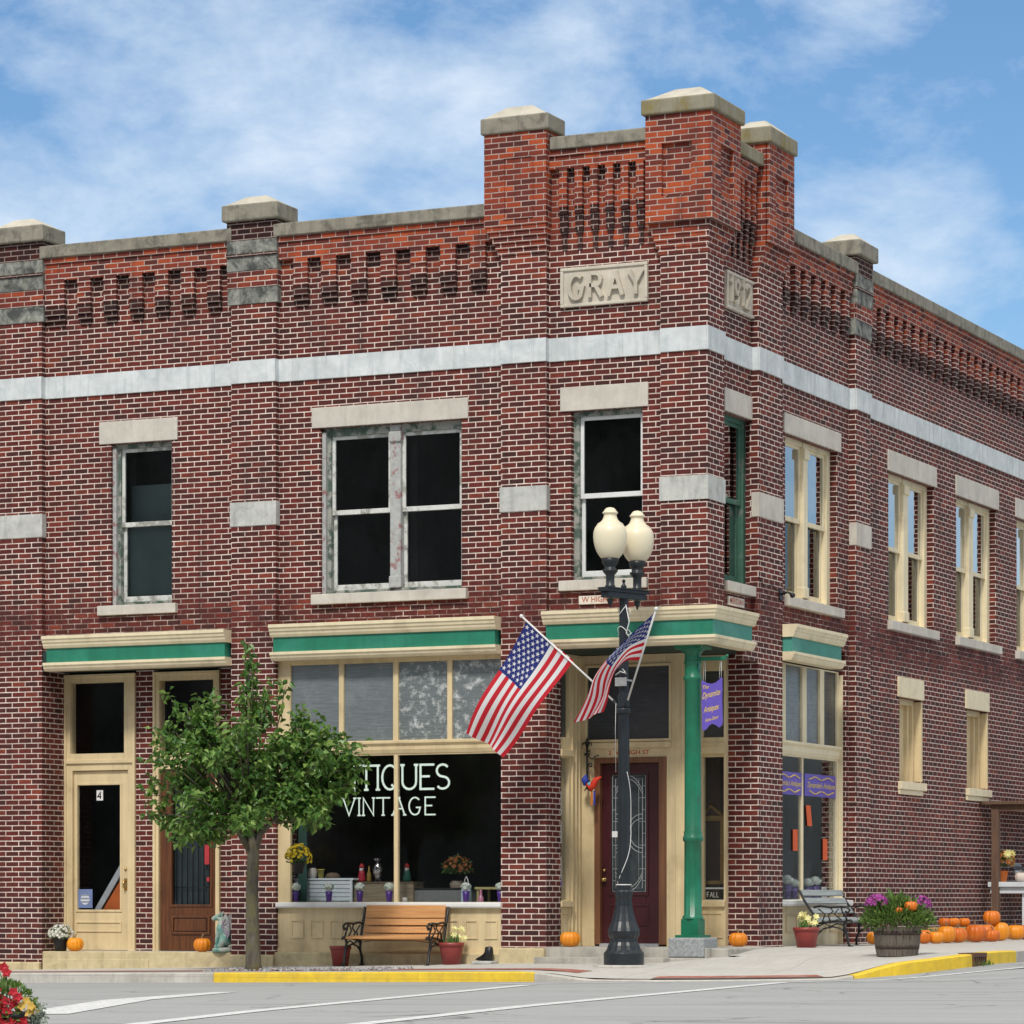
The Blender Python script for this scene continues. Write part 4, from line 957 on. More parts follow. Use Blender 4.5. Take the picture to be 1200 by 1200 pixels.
nr = len(vs) // 48
m.mesh(vs, [(i * 48 + k, i * 48 + (k + 1) % 48, (i + 1) * 48 + (k + 1) % 48, (i + 1) * 48 + k) for i in range(nr - 1) for k in range(48)], 0, True)
m.box(cx_ - .17, cx_ + .17, cy_ - .17, cy_ + .17, ct - .04, ct + .004)
cl = m.build('column', COLG, B)
m = MB(); m.box(cx_ - .23, cx_ + .23, cy_ - .23, cy_ + .23, .215, cb - .001); m.build('column_base', mat('granite', (.30, .32, .33), .8, .35, 40., .004), cl, bevel=.02)
m = MB(); m.box(cx_ - .30, cx_ + .30, cy_ - .33, cy_ + .33, .05, .213); m.build('column_step', GST, cl, bevel=.015)
m = MB()
m.tube([(cx_ + .092 * cos(a), cy_ + .092 * sin(a), 3.18 + .02 * sin(a * 3)) for a in [i * pi / 10 for i in range(21)]], .006, 5); m.build('tied_cord', WHITEP, cl)

# side bay show window
wr = -.2; xr = wr; Vr = lambda px: ry(px, xr); Zr = lambda px, py: zr(px, py, xr)
a0, a1 = P3[1] - .02, P4[0] - .04
zt0, zt1 = Zr(960, 872), Zr(960, 785); zg0, zg1 = Zr(960, 1054), Zr(960, 890)
m = MB(); LT = [(921, 940.5), (945.5, 961), (966, 981.5)]
hol = [(Vr(a), Vr(b), zt0, zt1) for a, b in LT] + [(Vr(915), Vr(981), zg0, zg1)]
framed(m, a0, a1, .25, 3.94, hol, wr - .06, wr, TR)
m.profile([(wr - .01, zt0 - .01), (wr + .06, zt0 - .01), (wr + .06, zt0 - .04), (wr + .03, zt0 - .07), (wr + .03, zg1 + .07), (wr + .01, zg1 + .02), (wr - .01, zg1 + .02)], a0, a1, TR)
m.box(Vr(982.5), a1, wr, wr + .06, .3, 3.9, TR)
m.box(Vr(941.2), Vr(942.4), wr - .05, wr - .01, zg0, zg1, TR)
fr = m.build('shop_window', CREAML, B, bevel=.004)
for i, (a, b) in enumerate(LT): pane(fr, Vr(a) - .01, Vr(b) + .01, zt0 - .006, zt1 + .006, wr - .035, TR, (TRG, TRG, TRD)[i], 'transom_light')
pane(fr, Vr(915), Vr(941.3), zg0 - .005, zg1 + .005, wr - .035, TR); pane(fr, Vr(942.3), Vr(981.5), zg0 - .005, zg1 + .005, wr - .035, TR)
m = MB(); m.profile([(wr - .01, zg0 - .085), (-.03, zg0 - .085), (-.02, zg0 - .06), (-.02, zg0 - .012), (wr - .01, zg0 - .002)], a0, a1, TR); m.build('sill', WHITEP, fr, bevel=.006)
m = MB()
for k in range(5): panel(m, a0 + .12 + k * .56, a0 + .52 + k * .56, .48, .72, wr, TR)
m.build('stall_riser_panel', CREAM, fr)
m = MB(); m.box(a0 + .03, a1, -.9, wr - .07, zg0 - .06, zg0 - .015, TR); m.build('display_platform', mat('platform_side', (.50, .48, .45), .8), fr)
m = MB(); m.box(a0 + .02, a1, -1.3, -1.25, .3, 3.9, TR); m.build('display_back', mat('display_back', (.055, .032, .026), .8, .3, 2.), fr)

# ================================================================== the things in front of the building
# ------------------------------------------------------------------ pumpkins
PUMP = mat('pumpkin_skin', (.82, .275, .012), .42, .12, 5., 0, (.74, .29, .02), (.55, .8)); PUMPD = mat('deep_orange_pumpkin_skin', (.72, .175, .010), .45, .14, 5., 0, (.76, .25, .02), (.5, .75))
for pm_ in (PUMP, PUMPD):                              # no two pumpkins quite the same orange
    t_ = pm_.node_tree; b_ = t_.nodes['Principled BSDF']; src = b_.inputs['Base Color'].links[0].from_socket
    oi = t_.nodes.new('ShaderNodeObjectInfo'); rp_ = t_.nodes.new('ShaderNodeValToRGB'); rp_.color_ramp.elements[0].color = (.78, .66, .7, 1); rp_.color_ramp.elements[1].color = (1.08, 1.18, 1., 1)
    t_.links.new(oi.outputs['Random'], rp_.inputs[0]); mm_ = t_.nodes.new('ShaderNodeMix'); mm_.data_type = 'RGBA'; mm_.blend_type = 'MULTIPLY'; mm_.inputs['Factor'].default_value = 1
    t_.links.new(src, mm_.inputs['A']); t_.links.new(rp_.outputs[0], mm_.inputs['B']); t_.links.new(mm_.outputs['Result'], b_.inputs['Base Color'])
STEM = mat('pumpkin_stem', (.30, .22, .10), .8, .3, 20., .003, (.16, .14, .06)); STEMB = mat('dry_pumpkin_stem', (.17, .10, .055), .85, .3, 20., .003)
def pumpkin(label, loc, r, sq=.86, mt=None, st=None, group=None, ribs=11, seed=0, stem_h=.33):
    rd = random.Random(seed); t = thing('pumpkin', label, 'pumpkin', loc, rd.random() * 6, group)
    m = MB(); nu, nv = ribs * 6, 14; vs = []
    for j in range(nv + 1):
        f = -pi / 2 + pi * j / nv
        for k in range(nu):
            a = 2 * pi * k / nu; g = abs(cos(a * ribs / 2)) ** .55; rr = r * (.90 + .10 * g) * (1 + .05 * sin(a * 2 + seed) + .02 * sin(a * 5 + seed * 2))
            zz1 = sin(f) * r * sq - .16 * r * max(0, sin(f)) ** 6 + .10 * r * max(0, -sin(f)) ** 6
            vs.append((rr * cos(f) ** .8 * cos(a), rr * cos(f) ** .8 * sin(a), r * sq * .93 + zz1))
    m.mesh(vs, [(j * nu + k, j * nu + (k + 1) % nu, (j + 1) * nu + (k + 1) % nu, (j + 1) * nu + k) for j in range(nv) for k in range(nu)], 0, True)
    m.build('rind', mt or PUMP, t)
    m = MB(); q = rd.uniform(-1, 1); zt = r * sq * 1.74
    m.tube([(0, 0, zt - .03), (0, 0, zt + r * stem_h * .4), (r * .08 * q, 0, zt + r * stem_h), (r * .26 * q, r * .08, zt + r * stem_h * 1.35)], [r * .17, r * .09, r * .075, r * .09], 7)
    m.build('stem', st or STEM, t); return t
def at_front(px, y, z=None): x = fx(px, y); return (x, y, walk_z(x, y) if z is None else z)
gp_ = 'pumpkins set out along the front steps'
pumpkin('orange pumpkin beside the white potted mums at the cream door', at_front(88, .12, .236), .108, .92, group=gp_, seed=1)
pumpkin('orange pumpkin in front of the varnished oak door, beside the statue', at_front(237, .10, .236), .12, .84, group=gp_, seed=2)
pumpkin('orange pumpkin on the entrance step left of the street lamp', at_front(668, -.0 + .12, .331), .122, .86, group=gp_, seed=3)
pumpkin('squat orange pumpkin at the brick pier right of the green column', (fx(865, 1.45), 1.45, .326), .112, .88, group=gp_, seed=4)
# the heap along the side wall
side = [
 (1024, .35, 16, 'small pumpkin peeping out left of the barrel planter', 0, 0), (1083, .75, 17, 'pumpkin half hidden right behind the barrel planter', 0, 0),
 (1097, .88, 19, 'front pumpkin of the heap nearest the barrel planter', 0, 0), (1109, .8, 21, 'ribbed pumpkin second from the barrel in the front row of the heap', 0, 0),
 (1122, .85, 22, 'broad pumpkin in the front row of the heap, third from the barrel', 0, 0), (1143, .95, 24, 'biggest pumpkin of the heap, in the middle of its front row', 0, 1),
 (1156, .75, 20, 'pumpkin tucked behind the biggest one of the heap', 0, 1), (1163, .95, 20, 'reddish pumpkin right of the biggest one in the front row', 0, 1),
 (1172, .72, 22, 'tall pumpkin under the table leg at the right of the heap', 0, 0), (1190, .62, 22, 'pumpkin standing apart under the white table', 0, 0), (1206, .62, 20, 'pumpkin cut by the right edge of the photo', 0, 0)]
for i, (px, x, w, lb, lift, dk) in enumerate(side):
    y = ry(px, x); sc = w / F * dep(x, y) * .5
    pumpkin(lb, (x, y, walk_z(x, y) + .001), sc * (1.08, 1.08, .98, 1.1, 1.04, 1.1, 1.08, .96, 1.04, 1.08, 1.1)[i], (.95, 1.0, .86, .97, .88, .9, 1.02, .84, 1.06, .84, .9)[i], PUMPD if dk or i % 3 == 1 else PUMP, STEMB, 'pumpkins heaped along the side wall', 10, 10 + i, .3)
y = ry(1162, .62); pumpkin('pumpkin perched on top of the heap beside the table leg', (.62, y, zz(1084, .62, y)), .132, .88, PUMPD, STEMB, 'pumpkins heaped along the side wall', 11, 30)
for i, px in enumerate((1107, 1118, 1130)):
    y = ry(px, .42); pumpkin(('small pumpkin at the back of the heap, left of three', 'small pumpkin at the back of the heap, middle of three', 'small pumpkin at the back of the heap, right of three')[i], (.42, y, zz(1086, .42, y)), .088, .8, PUMPD, STEMB, 'small pumpkins at the back of the heap', 9, 40 + i, .25)
bl = thing('hay_bale', 'low straw bale hidden behind the front row of heaped pumpkins', 'straw bale', (.38, ry(1118, .38), .31))
m = MB(); m.box(-.2, .2, -.62, .62, 0, .21); m.build('straw', mat('straw', (.36, .25, .10), .9, .35, 30., .01), bl, bevel=.02)

# ------------------------------------------------------------------ plants
LEAF = leaf_mat('pear_leaf', (.036, .108, .018), (.085, .20, .034), (.24, .37, .085)); LEAFD = leaf_mat('mum_leaf', (.025, .06, .018), (.05, .11, .03), (.09, .16, .04), .6)
LEAFB = leaf_mat('box_leaf', (.045, .105, .02), (.09, .18, .035), (.20, .29, .06), .55); LEAFL = leaf_mat('lily_leaf', (.08, .17, .05), (.12, .24, .06), (.18, .32, .10), .45)
def petal_mat(n, a, b): return leaf_mat(n, a, tuple((x + y) / 2 for x, y in zip(a, b)), b, .6, .12)
WHITEF = petal_mat('white_petals', (.62, .62, .54), (.84, .83, .78)); YELF = petal_mat('yellow_petals', (.72, .50, .01), (.88, .72, .04)); LEMF = petal_mat('lemon_petals', (.72, .66, .20), (.85, .80, .42))
MAGF = petal_mat('magenta_petals', (.26, .022, .21), (.52, .10, .44)); REDF = petal_mat('red_petals', (.30, .004, .014), (.52, .012, .03)); PANS = petal_mat('pansy_petals', (.48, .30, .03), (.66, .42, .08))
PALEF = petal_mat('hydrangea_petals', (.62, .70, .62), (.82, .85, .78))
def rv(rd): 
    while True:
        v = Vector((rd.uniform(-1, 1), rd.uniform(-1, 1), rd.uniform(-1, 1)))
        if .05 < v.length < 1: return v.normalized()
def leaf(mb, p, d, nrm, L, Wd, m=0, fold=.25):
    d = d.normalized(); s = d.cross(nrm)
    if s.length < 1e-3: s = d.cross(Vector((.3, .8, .5)))
    s.normalize(); u = s.cross(d)
    b = p; mid = p + d * L * .5 - u * L * .03; t = p + d * L - u * L * .12
    l = p + d * L * .42 + s * Wd * .5 + u * fold * Wd; r = p + d * L * .42 - s * Wd * .5 + u * fold * Wd
    mb.mesh([b, l, t, r, mid], [(0, 4, 1), (1, 4, 2), (2, 4, 3), (3, 4, 0)], m, False)
def bloom(mb, p, nrm, r, m=0, n=7, rd=random, cup=.35, layers=1):
    n0 = nrm.normalized(); a = n0.orthogonal().normalized(); b = n0.cross(a)
    for q in range(layers):
        rr = r * (1 - .3 * q); ph = rd.random() * 6; vs = [p + n0 * r * .1 * q]
        for k in range(2 * n):
            t = 2 * pi * k / (2 * n) + ph; s = rr if k % 2 == 0 else rr * .66
            vs.append(p + (a * cos(t) + b * sin(t)) * s + n0 * r * (cup + .25 * q) * (1 if k % 2 == 0 else .6))
        mb.mesh(vs, [(0, 1 + k, 1 + (k + 1) % (2 * n)) for k in range(2 * n)], m, False)
def dome_plant(root, c, rx, rz, nb, br, fm, lm, nl, ll=.045, seed=0, fname='blooms', zmin=-.15, lname='foliage', layers=2, n=7, spread=1.):
    rd = random.Random(seed); c = Vector(c); m = MB()
    for i in range(nl):
        v = rv(rd); v.z = max(v.z, zmin); k = rd.uniform(.35, .97)
        p = c + Vector((v.x * rx * k, v.y * rx * k, v.z * rz * k)); d = (v + rv(rd) * .7)
        leaf(m, p, d, rv(rd), ll * rd.uniform(.7, 1.3), ll * .5)
    if nl: m.build(lname, lm, root)
    m = MB()
    for i in range(nb):
        v = rv(rd)
        if v.z < zmin + .05: v.z = -v.z
        v = Vector((v.x * spread, v.y * spread, v.z)).normalized()
        p = c + Vector((v.x * rx, v.y * rx, v.z * rz)) * rd.uniform(.92, 1.04)
        bloom(m, p, v + rv(rd) * .25, br * rd.uniform(.75, 1.2), 0, n, rd, .3, layers)
    if nb: m.build(fname, fm, root)
def pot(root, r0, r1, h, mt, rim=.02, name='pot'):
    m = MB(); m.lathe([(r0, 0), (r1 * .97, h * .80), (r1 * .97, h * .82), (r1 * 1.05, h * .83), (r1 * 1.07, h), (r1 * .97, h), (r1 * .9, h * .82), (.001, h * .80)], 28)
    m.build(name, mt, root)
TERR = mat('red_plastic_pot', (.27, .040, .035), .45, .1, 4.); BLKP = mat('black_plastic_pot', (.012, .013, .015), .5, .2, 6.); SOIL = mat('soil', (.05, .03, .02), .95, .3, 30., .01)
t = thing('potted_flowers', 'white potted mums in a black pot beside the cream door', 'potted plant', at_front(71, .10, .236))
pot(t, .075, .095, .17, BLKP); dome_plant(t, (0, 0, .20), .165, .15, 95, .026, WHITEF, LEAFD, 240, .04, 3)
t = thing('flower_pot', 'empty red plastic pot at the left end of the wooden bench', 'flower pot', at_front(399, -.28)); pot(t, .095, .128, .25, TERR)
m = MB(); m.lathe([(.11, .20), (.001, .205)], 20); m.build('soil', SOIL, t)
def lily_pot(px, y, label, n, seed, r1=.15, h=.27):
    x = px if isinstance(px, tuple) else fx(px, y); p = px if isinstance(px, tuple) else (x, y, walk_z(x, y))
    t = thing('potted_flowers', label, 'potted plant', p); pot(t, r1 * .74, r1, h, TERR)
    m = MB(); m.lathe([(r1 * .88, h * .83), (.001, h * .84)], 20); m.build('soil', SOIL, t)
    rd = random.Random(seed); m = MB(); f = MB()
    for k in range(26):
        a = rd.random() * 6.3; q = rd.uniform(0, r1 * .6); d = Vector((cos(a) * .5, sin(a) * .5, 1.3))
        leaf(m, Vector((cos(a) * q, sin(a) * q, h * .83)), d, Vector((cos(a), sin(a), -.2)), rd.uniform(.10, .20), .028, 0, .2)
    for k in range(n):
        a = rd.random() * 6.3; q = rd.uniform(0, r1 * .95); z = h + rd.uniform(.05, .17)
        f = MB(); bloom(f, Vector((cos(a) * q + (.03 if n < 10 else 0), sin(a) * q, z)), Vector((cos(a) * .7, sin(a) * .7 - .8, .5)), .048, 0, 6, rd, .25, 2); f.build('bloom', LEMF, t)
    m.build('foliage', LEAFL, t)
    return t
lily_pot(529, -.22, 'red pot of pale yellow flowers at the right end of the wooden bench', 9, 5)
_g = (.52, ry(945, .52)); lily_pot((_g[0], _g[1], walk_z(*_g)), 0, 'red pot of pale yellow lilies in front of the grey bench', 16, 6, .158, .25)
# hanging basket of yellow mums at the edge of the show window
y = -.22; x = fx(350, y); zb = zz(1024, x, y)
t = thing('hanging_basket', 'hanging black pot of yellow mums at the left edge of the show window', 'hanging basket', (x, y, zb))
m = MB(); m.lathe([(.055, 0), (.09, .13), (.095, .135), (.095, .15), (.085, .15), (.08, .13), (.001, .125)], 20); m.build('pot', BLKP, t)
dome_plant(t, (0, 0, .17), .165, .20, 130, .024, YELF, LEAFD, 260, .04, 9, zmin=-.18)
m = MB(); ht = zz(862, x, y) - zb
for k in range(3): a = 2 * pi * k / 3; m.tube([(.09 * cos(a), .09 * sin(a), .14), (0, 0, ht - .05)], .003, 5)
m.tube([(0, 0, ht - .06), (0, .02, ht), (0, .17, ht + .01)], .006, 6); m.build('hanger', IRON, t)
# half barrel planter on the corner
px_, py_ = 2.50, -.42; pz = walk_z(px_, py_)
t = thing('barrel_planter', 'weathered half barrel overflowing with green plants and magenta mums on the corner pavement', 'planter', (px_, py_, pz - .004), TH)
STAVE = wood_mat('grey_barrel_staves', (.075, .06, .048), (.17, .145, .12), 'Z', .8); HOOP = mat('rusty_hoop', (.045, .028, .022), .7, .3, 12., .001)
m = MB(); n = 22
for k in range(n):
    a0, a1 = 2 * pi * k / n + .008, 2 * pi * (k + 1) / n - .008; vs = []
    for r, z in ((.235, 0), (.262, .16), (.275, .335)):
        for a in (a0, a1):
            for q in (r, r - .03): vs.append((q * cos(a), q * sin(a), z))
    fs = []
    for i in range(2):
        b = i * 4; fs += [(b, b + 2, b + 6, b + 4), (b + 1, b + 5, b + 7, b + 3), (b, b + 4, b + 5, b + 1), (b + 2, b + 3, b + 7, b + 6)]
    m.mesh(vs, fs + [(0, 1, 3, 2), (8, 10, 11, 9)])
m.build('staves', STAVE, t)
for z, r in ((.245, .270), (.085, .252)):
    m = MB(); m.lathe([(r, z), (r + .004, z + .045), (r - .004, z + .045), (r - .006, z)], 40); m.build('hoop', HOOP, t)
m = MB(); m.lathe([(.25, .28), (.001, .30)], 20); m.build('soil', SOIL, t)
rd = random.Random(12); m = MB()
for i in range(2400):
    v = rv(rd); v.z = abs(v.z) if rd.random() < .8 else v.z * .5
    p = Vector((v.x * .42 * rd.uniform(.5, 1), v.y * .38 * rd.uniform(.5, 1), .37 + v.z * .33 * rd.uniform(.5, 1)))
    leaf(m, p, v + Vector((0, 0, .5)) + rv(rd) * .6, rv(rd), .058 * rd.uniform(.7, 1.3), .026)
m.build('foliage', LEAFB, t)
for c, r_, s in (((-.235, -.05, .60), .135, 1), ((.265, .08, .58), .14, 2)):
    m = MB(); rd = random.Random(20 + s)
    for i in range(120):
        v = rv(rd); v.z = abs(v.z) - .1
        bloom(m, Vector(c) + Vector((v.x * r_, v.y * r_, v.z * r_ * .9)), v, .022 * rd.uniform(.8, 1.2), 0, 8, rd, .3, 2)
    m.build('magenta_mums', MAGF, t)
m = MB(); rd = random.Random(31)
for k in range(15):
    a = rd.uniform(-1.2, 1.2); d = Vector((sin(a) * .9, rd.uniform(-.3, .3), 1)); leaf(m, Vector((.02 + sin(a) * .05, 0, .48)), d, Vector((0, -1, .3)), rd.uniform(.22, .34), .05, 0, .15)
m.build('lily_leaves', LEAFL, t)
for i, (a, b, q) in enumerate(((.135, -.10, .075), (-.01, -.12, .05))):
    pt = Matrix.Rotation(TH, 3, 'Z') @ Vector((a, b - .10, 0)); pumpkin(('round orange pumpkin sitting among the plants in the barrel', 'small orange gourd pumpkin among the plants in the barrel')[i], (px_ + pt.x, py_ + pt.y, pz + .51 - .03 * i), q, .85, PUMPD, STEM, 'pumpkins in the barrel planter', 10, 60 + i)
# petunias in a pot close to the photographer
dd = 18.5; a_ = Dd(14); nx_, ny_ = CX + dd * a_[0], CY + dd * a_[1]
t = thing('planter_pot', 'pot of red petunias and yellow pansies at the near left corner', 'potted plant', (nx_, ny_, .13), TH)
zc_ = CZ - (1182 - HY) * dd / F - .13
pot(t, .13, .17, zc_ - .02, BLKP)
m = MB(); rd = random.Random(41)
for i in range(520):
    v = rv(rd); p = Vector((-.03 + v.x * .15, v.y * .18, zc_ - .01 + v.z * .14))
    leaf(m, p, v + rv(rd) * .6, rv(rd), .045, .022)
m.build('foliage', LEAFB, t)
m = MB()
for (ax, az) in ((14, 1139), (9, 1133), (22, 1162), (27, 1168), (3, 1160), (8, 1179), (14, 1184), (20, 1176), (18, 1196), (25, 1193), (5, 1192), (30, 1199), (6, 1170), (12, 1173), (25, 1180), (10, 1199), (33, 1195), (2, 1183)):
    m = MB(); bloom(m, Vector(((ax - 14) * dd / F, -.2 + rd.uniform(0, .06), CZ - (az - HY) * dd / F - .13)), Vector((rd.uniform(-.6, .6), -1, .3)), .033, 0, 5, rd, .25, 2); m.build('petunia_bloom', REDF, t)
m = MB()
for (ax, az) in ((36, 1172), (42, 1178), (39, 1186), (31, 1178), (45, 1184)):
    m = MB(); bloom(m, Vector(((ax - 14) * dd / F, -.2 + rd.uniform(0, .04), CZ - (az - HY) * dd / F - .13)), Vector((rd.uniform(-.4, .4), -1, .3)), .028, 0, 5, rd, .25, 1); m.build('pansy_bloom', PANS, t)
m = MB()
for i in range(90):
    leaf(m, Vector(((50 - 14 + rd.uniform(-10, 10)) * dd / F, -.17 + rd.uniform(-.03, .05), CZ - (1188 + rd.uniform(-12, 14) - HY) * dd / F - .13)), rv(rd), rv(rd), .028, .014)
m.build('silver_leaves', leaf_mat('silver_leaf', (.20, .25, .19), (.30, .35, .28), (.42, .46, .40), .7), t)
m = MB()
for k in range(5): m.tube([((rd.uniform(-14, 4)) * dd / F, -.1, zc_), ((rd.uniform(-12, 2)) * dd / F, -.17, CZ - (1136 - HY) * dd / F - .15)], .004, 5)
m.build('stems', LEAFB, t)

# ------------------------------------------------------------------ the street tree
ty = -2.05; tx_ = fx(297, ty); tz = walk_z(tx_, ty)
BARK = NB('pear_bark'); _p = BARK.obj(); _mp = BARK.n('ShaderNodeMapping'); _mp.inputs['Scale'].default_value = (14, 14, 3); BARK.l(_p, _mp.inputs[0])
_c = BARK.ramp(BARK.noise(_mp.outputs[0], 1.4, 6, .7, .6), [(.3, (.045, .038, .03)), (.7, (.15, .135, .11))]); _c = BARK.mix(BARK.ramp(BARK.noise(_p, 7, 6), [(.42, 0.), (.62, .8)]), _c, (.135, .125, .05))
BARK.l(_c, BARK.b.inputs['Base Color']); BARK.b.inputs['Roughness'].default_value = .9; BARK.bump(BARK.noise(_mp.outputs[0], 3, 5), .7, .012); BARK = BARK.m
T = thing('street_tree', 'young leafy green pear tree at the kerb in front of the oak door', 'tree', (tx_, ty, tz), TH)
rd = random.Random(77); m = MB(); PXM = F / dep(tx_, ty)
def tp(px, py, dy=0.): return Vector(((px - 297) / PXM, dy, (1137 - py) / PXM - .02))
m.tube([(0, 0, -.05), (0, 0, .06), (-.01, 0, .5), (-.015, .01, 1.0), (.0, 0, 1.42), (-.01, 0, 1.62)], [.125, .096, .080, .073, .073, .058], 12)
lims = [([tp(297, 1000), tp(305, 975, -.02), tp(325, 955, -.1), tp(345, 935, -.15)], .055), ([tp(295, 992), tp(290, 950, .05), tp(288, 900, .05), tp(292, 830, .0), tp(291, 775, 0)], .045),
        ([tp(293, 995), tp(275, 965, -.1), tp(240, 930, -.2)], .045), ([tp(297, 990), tp(310, 940, .2), tp(340, 880, .3), tp(355, 820, .3)], .045), ([tp(294, 990), tp(270, 935, .2), tp(235, 880, .3), tp(215, 825, .3)], .045)]
for P, r in lims: m.tube(P, [r * (1 - .75 * i / (len(P) - 1)) for i in range(len(P))], 8)
tw = []
blobs = [(287, 835, 62, 42), (232, 880, 55, 62), (205, 930, 38, 40), (325, 855, 62, 52), (268, 905, 70, 62), (330, 905, 55, 45), (365, 850, 38, 28), (245, 955, 55, 28), (310, 950, 60, 22), (375, 895, 35, 24), (210, 850, 28, 32), (350, 935, 36, 30), (395, 892, 30, 30), (385, 915, 26, 20), (410, 905, 20, 16), (362, 938, 34, 30), (390, 935, 22, 24), (225, 965, 34, 18)]
for bx, by, rx_, rz_ in blobs:
    for k in range(int(rx_ * rz_ / 330) + 3):
        v = rv(rd) * rd.uniform(.45, 1.); tw.append((tp(bx + v.x * rx_, by - v.z * rz_, v.y * .95 * min(1, rx_ / 55)), 1.))
for q in ((291, 750), (292, 762), (289, 776), (294, 790), (286, 800), (335, 800), (318, 795), (225, 815), (197, 810), (178, 850), (172, 905), (180, 950), (425, 868), (410, 888), (432, 885), (395, 870), (418, 880), (403, 858), (172, 955)): tw.append((tp(q[0], q[1], rd.uniform(-.15, .15)), .55))
cr_ = MB(); fork = tp(294, 985)
for (p, dens) in tw:
    c0 = fork.lerp(p, .35) + Vector((0, 0, .12)); c1 = fork.lerp(p, .75) + Vector((0, 0, .06)) + rv(rd) * .05
    m.tube([c0, c1, p], [.014, .008, .003], 5)
    nl = int((66 if dens == 1 else 28) * rd.uniform(.7, 1.3)); R_ = .17 if dens == 1 else .09
    for i in range(nl):
        s = rd.random() ** .7; q = c1.lerp(p, s) + rv(rd) * R_ * rd.random() ** .6
        d = Vector((rd.uniform(-1, 1), rd.uniform(-1, 1), rd.uniform(-1.1, .35))); leaf(cr_, q, d, rv(rd) + Vector((0, 0, .9)), rd.uniform(.065, .14), rd.uniform(.042, .074))
m.build('trunk', BARK, T); cr_.build('crown', LEAF, T, recalc=False)
m = MB(); rd = random.Random(5)
for i in range(700):
    px = 256 + 215 * rd.random(); x = fx(px, ty); y = ty + rd.uniform(-.42, .38); s = rd.uniform(.012, .032); z = walk_z(x, y)
    q = [Vector((x, y, z + s * .3)) + rv(rd) * s for _ in range(6)]; m.mesh(q, [(0, 1, 2), (0, 2, 3), (0, 3, 4), (1, 2, 5), (2, 3, 5), (3, 4, 5), (0, 1, 4), (1, 4, 5)])
tag(m.build('gravel', mat('grey_gravel', (.36, .36, .37), .9, .35, 30.)), 'grey gravel round the foot of the street tree', 'gravel', kind='stuff')

# ------------------------------------------------------------------ benches
def bench(name, label, loc, rz, L, slat, iron, nb=5, ns=5, rec=0., bw=.072):
    t = thing(name, label, 'bench', loc, rz); h = L / 2
    def prof(i, n, pts):
        s = i / (n - 1) * (len(pts) - 1); k = min(int(s), len(pts) - 2); return Vector(pts[k]).lerp(Vector(pts[k + 1]), s - k)
    back = [(.0 + rec * .0, .40), (.045 + rec * .35, .55), (.09 + rec * .75, .70), (.11 + rec, .82)]; seat = [(-.46, .405), (-.34, .42), (-.2, .40), (-.07, .385)]
    for nm, n, pts, ww in (('seat', ns, seat, .075), ('backrest', nb, back, bw)):
        m = MB()
        for i in range(n):
            p = prof(i, n, pts); q = prof(min(i + .4, n - 1), n, pts) - prof(max(i - .4, 0), n, pts); q.normalize(); nn = Vector((-q.y, q.x))
            c = [p + q * ww / 2 * a + nn * .014 * b for a, b in ((-1, -1), (1, -1), (1, 1), (-1, 1))]
            vs = [(-h + .03, k.x, k.y) for k in c] + [(h - .03, k.x, k.y) for k in c]
            m.mesh(vs, [(0, 1, 2, 3), (4, 5, 6, 7)] + [(j, (j + 1) % 4, 4 + (j + 1) % 4, 4 + j) for j in range(4)])
        m.build(nm, slat, t, bevel=.004)
    for s in (-1, 1):
        X_ = s * h; m = MB(); tb = lambda pts, r=.016: m.tube([(X_, a, b) for a, b in pts], r, 7)
        tb([(.02, .0), (.03, .10), (-.02, .22), (-.01, .37), (.03 + rec * .3, .52), (.09 + rec * .75, .70), (.125 + rec, .84), (.15 + rec, .86)], .018)
        tb([(-.50, .0), (-.47, .05), (-.44, .2), (-.40, .33), (-.44, .40), (-.50, .41), (-.52, .38)], .018)
        tb([(-.44, .385), (-.3, .40), (-.15, .375), (-.02, .36)], .016)
        tb([(.05, .60), (-.05, .62), (-.2, .60), (-.36, .61), (-.45, .60), (-.49, .56), (-.46, .52), (-.42, .54)], .017)
        tb([(-.45, .40), (-.42, .48), (-.38, .53), (-.36, .60)], .013); tb([(-.2, .40), (-.16, .48), (-.24, .54), (-.2, .60)], .011); tb([(-.36, .41), (-.26, .50), (-.32, .58)], .010); tb([(-.08, .38), (-.12, .5), (-.02, .58)], .010)
        tb([(-.44, .2), (-.36, .28), (-.24, .31), (-.1, .28), (-.01, .2)], .013); tb([(-.40, .33), (-.3, .36), (-.2, .31)], .01); tb([(-.03, .32), (-.12, .36), (-.2, .31)], .01)
        m.box(X_ - .025, X_ + .025, -.53, -.47, 0, .02); m.box(X_ - .025, X_ + .025, -.01, .05, 0, .02)
        m.build('end_frame', iron, t)
    m = MB(); m.tube([(-h, -.2, .32), (-h * .5, -.22, .36), (h * .5, -.22, .36), (h, -.2, .32)], .005, 5); m.build('tie_rod', iron, t); return t
PINE = wood_mat('varnished_pine_slats', (.46, .21, .075), (.68, .36, .14), 'X', .45); GREYW = wood_mat('weathered_grey_slats', (.20, .225, .225), (.38, .41, .41), 'X', .75)
bx = (fx(414, -.3) + fx(514, -.3)) / 2; fb = bench('park_bench', 'orange varnished wooden bench with black iron ends under the show window', (bx, -.12, walk_z(bx, -.35) - .005), 0, fx(512, -.3) - fx(414, -.3), PINE, IRON, bw=.094); fb.scale = (1, .95, .86)
by0, by1 = ry(960, .3), ry(1008, .3); gb = bench('park_bench', 'weathered grey slatted bench with black iron ends by the side window', (.27, (by0 + by1) / 2, .305), pi / 2, by1 - by0, GREYW, IRON, 4, 5, .13, .098); gb.scale = (1, .9, .84)

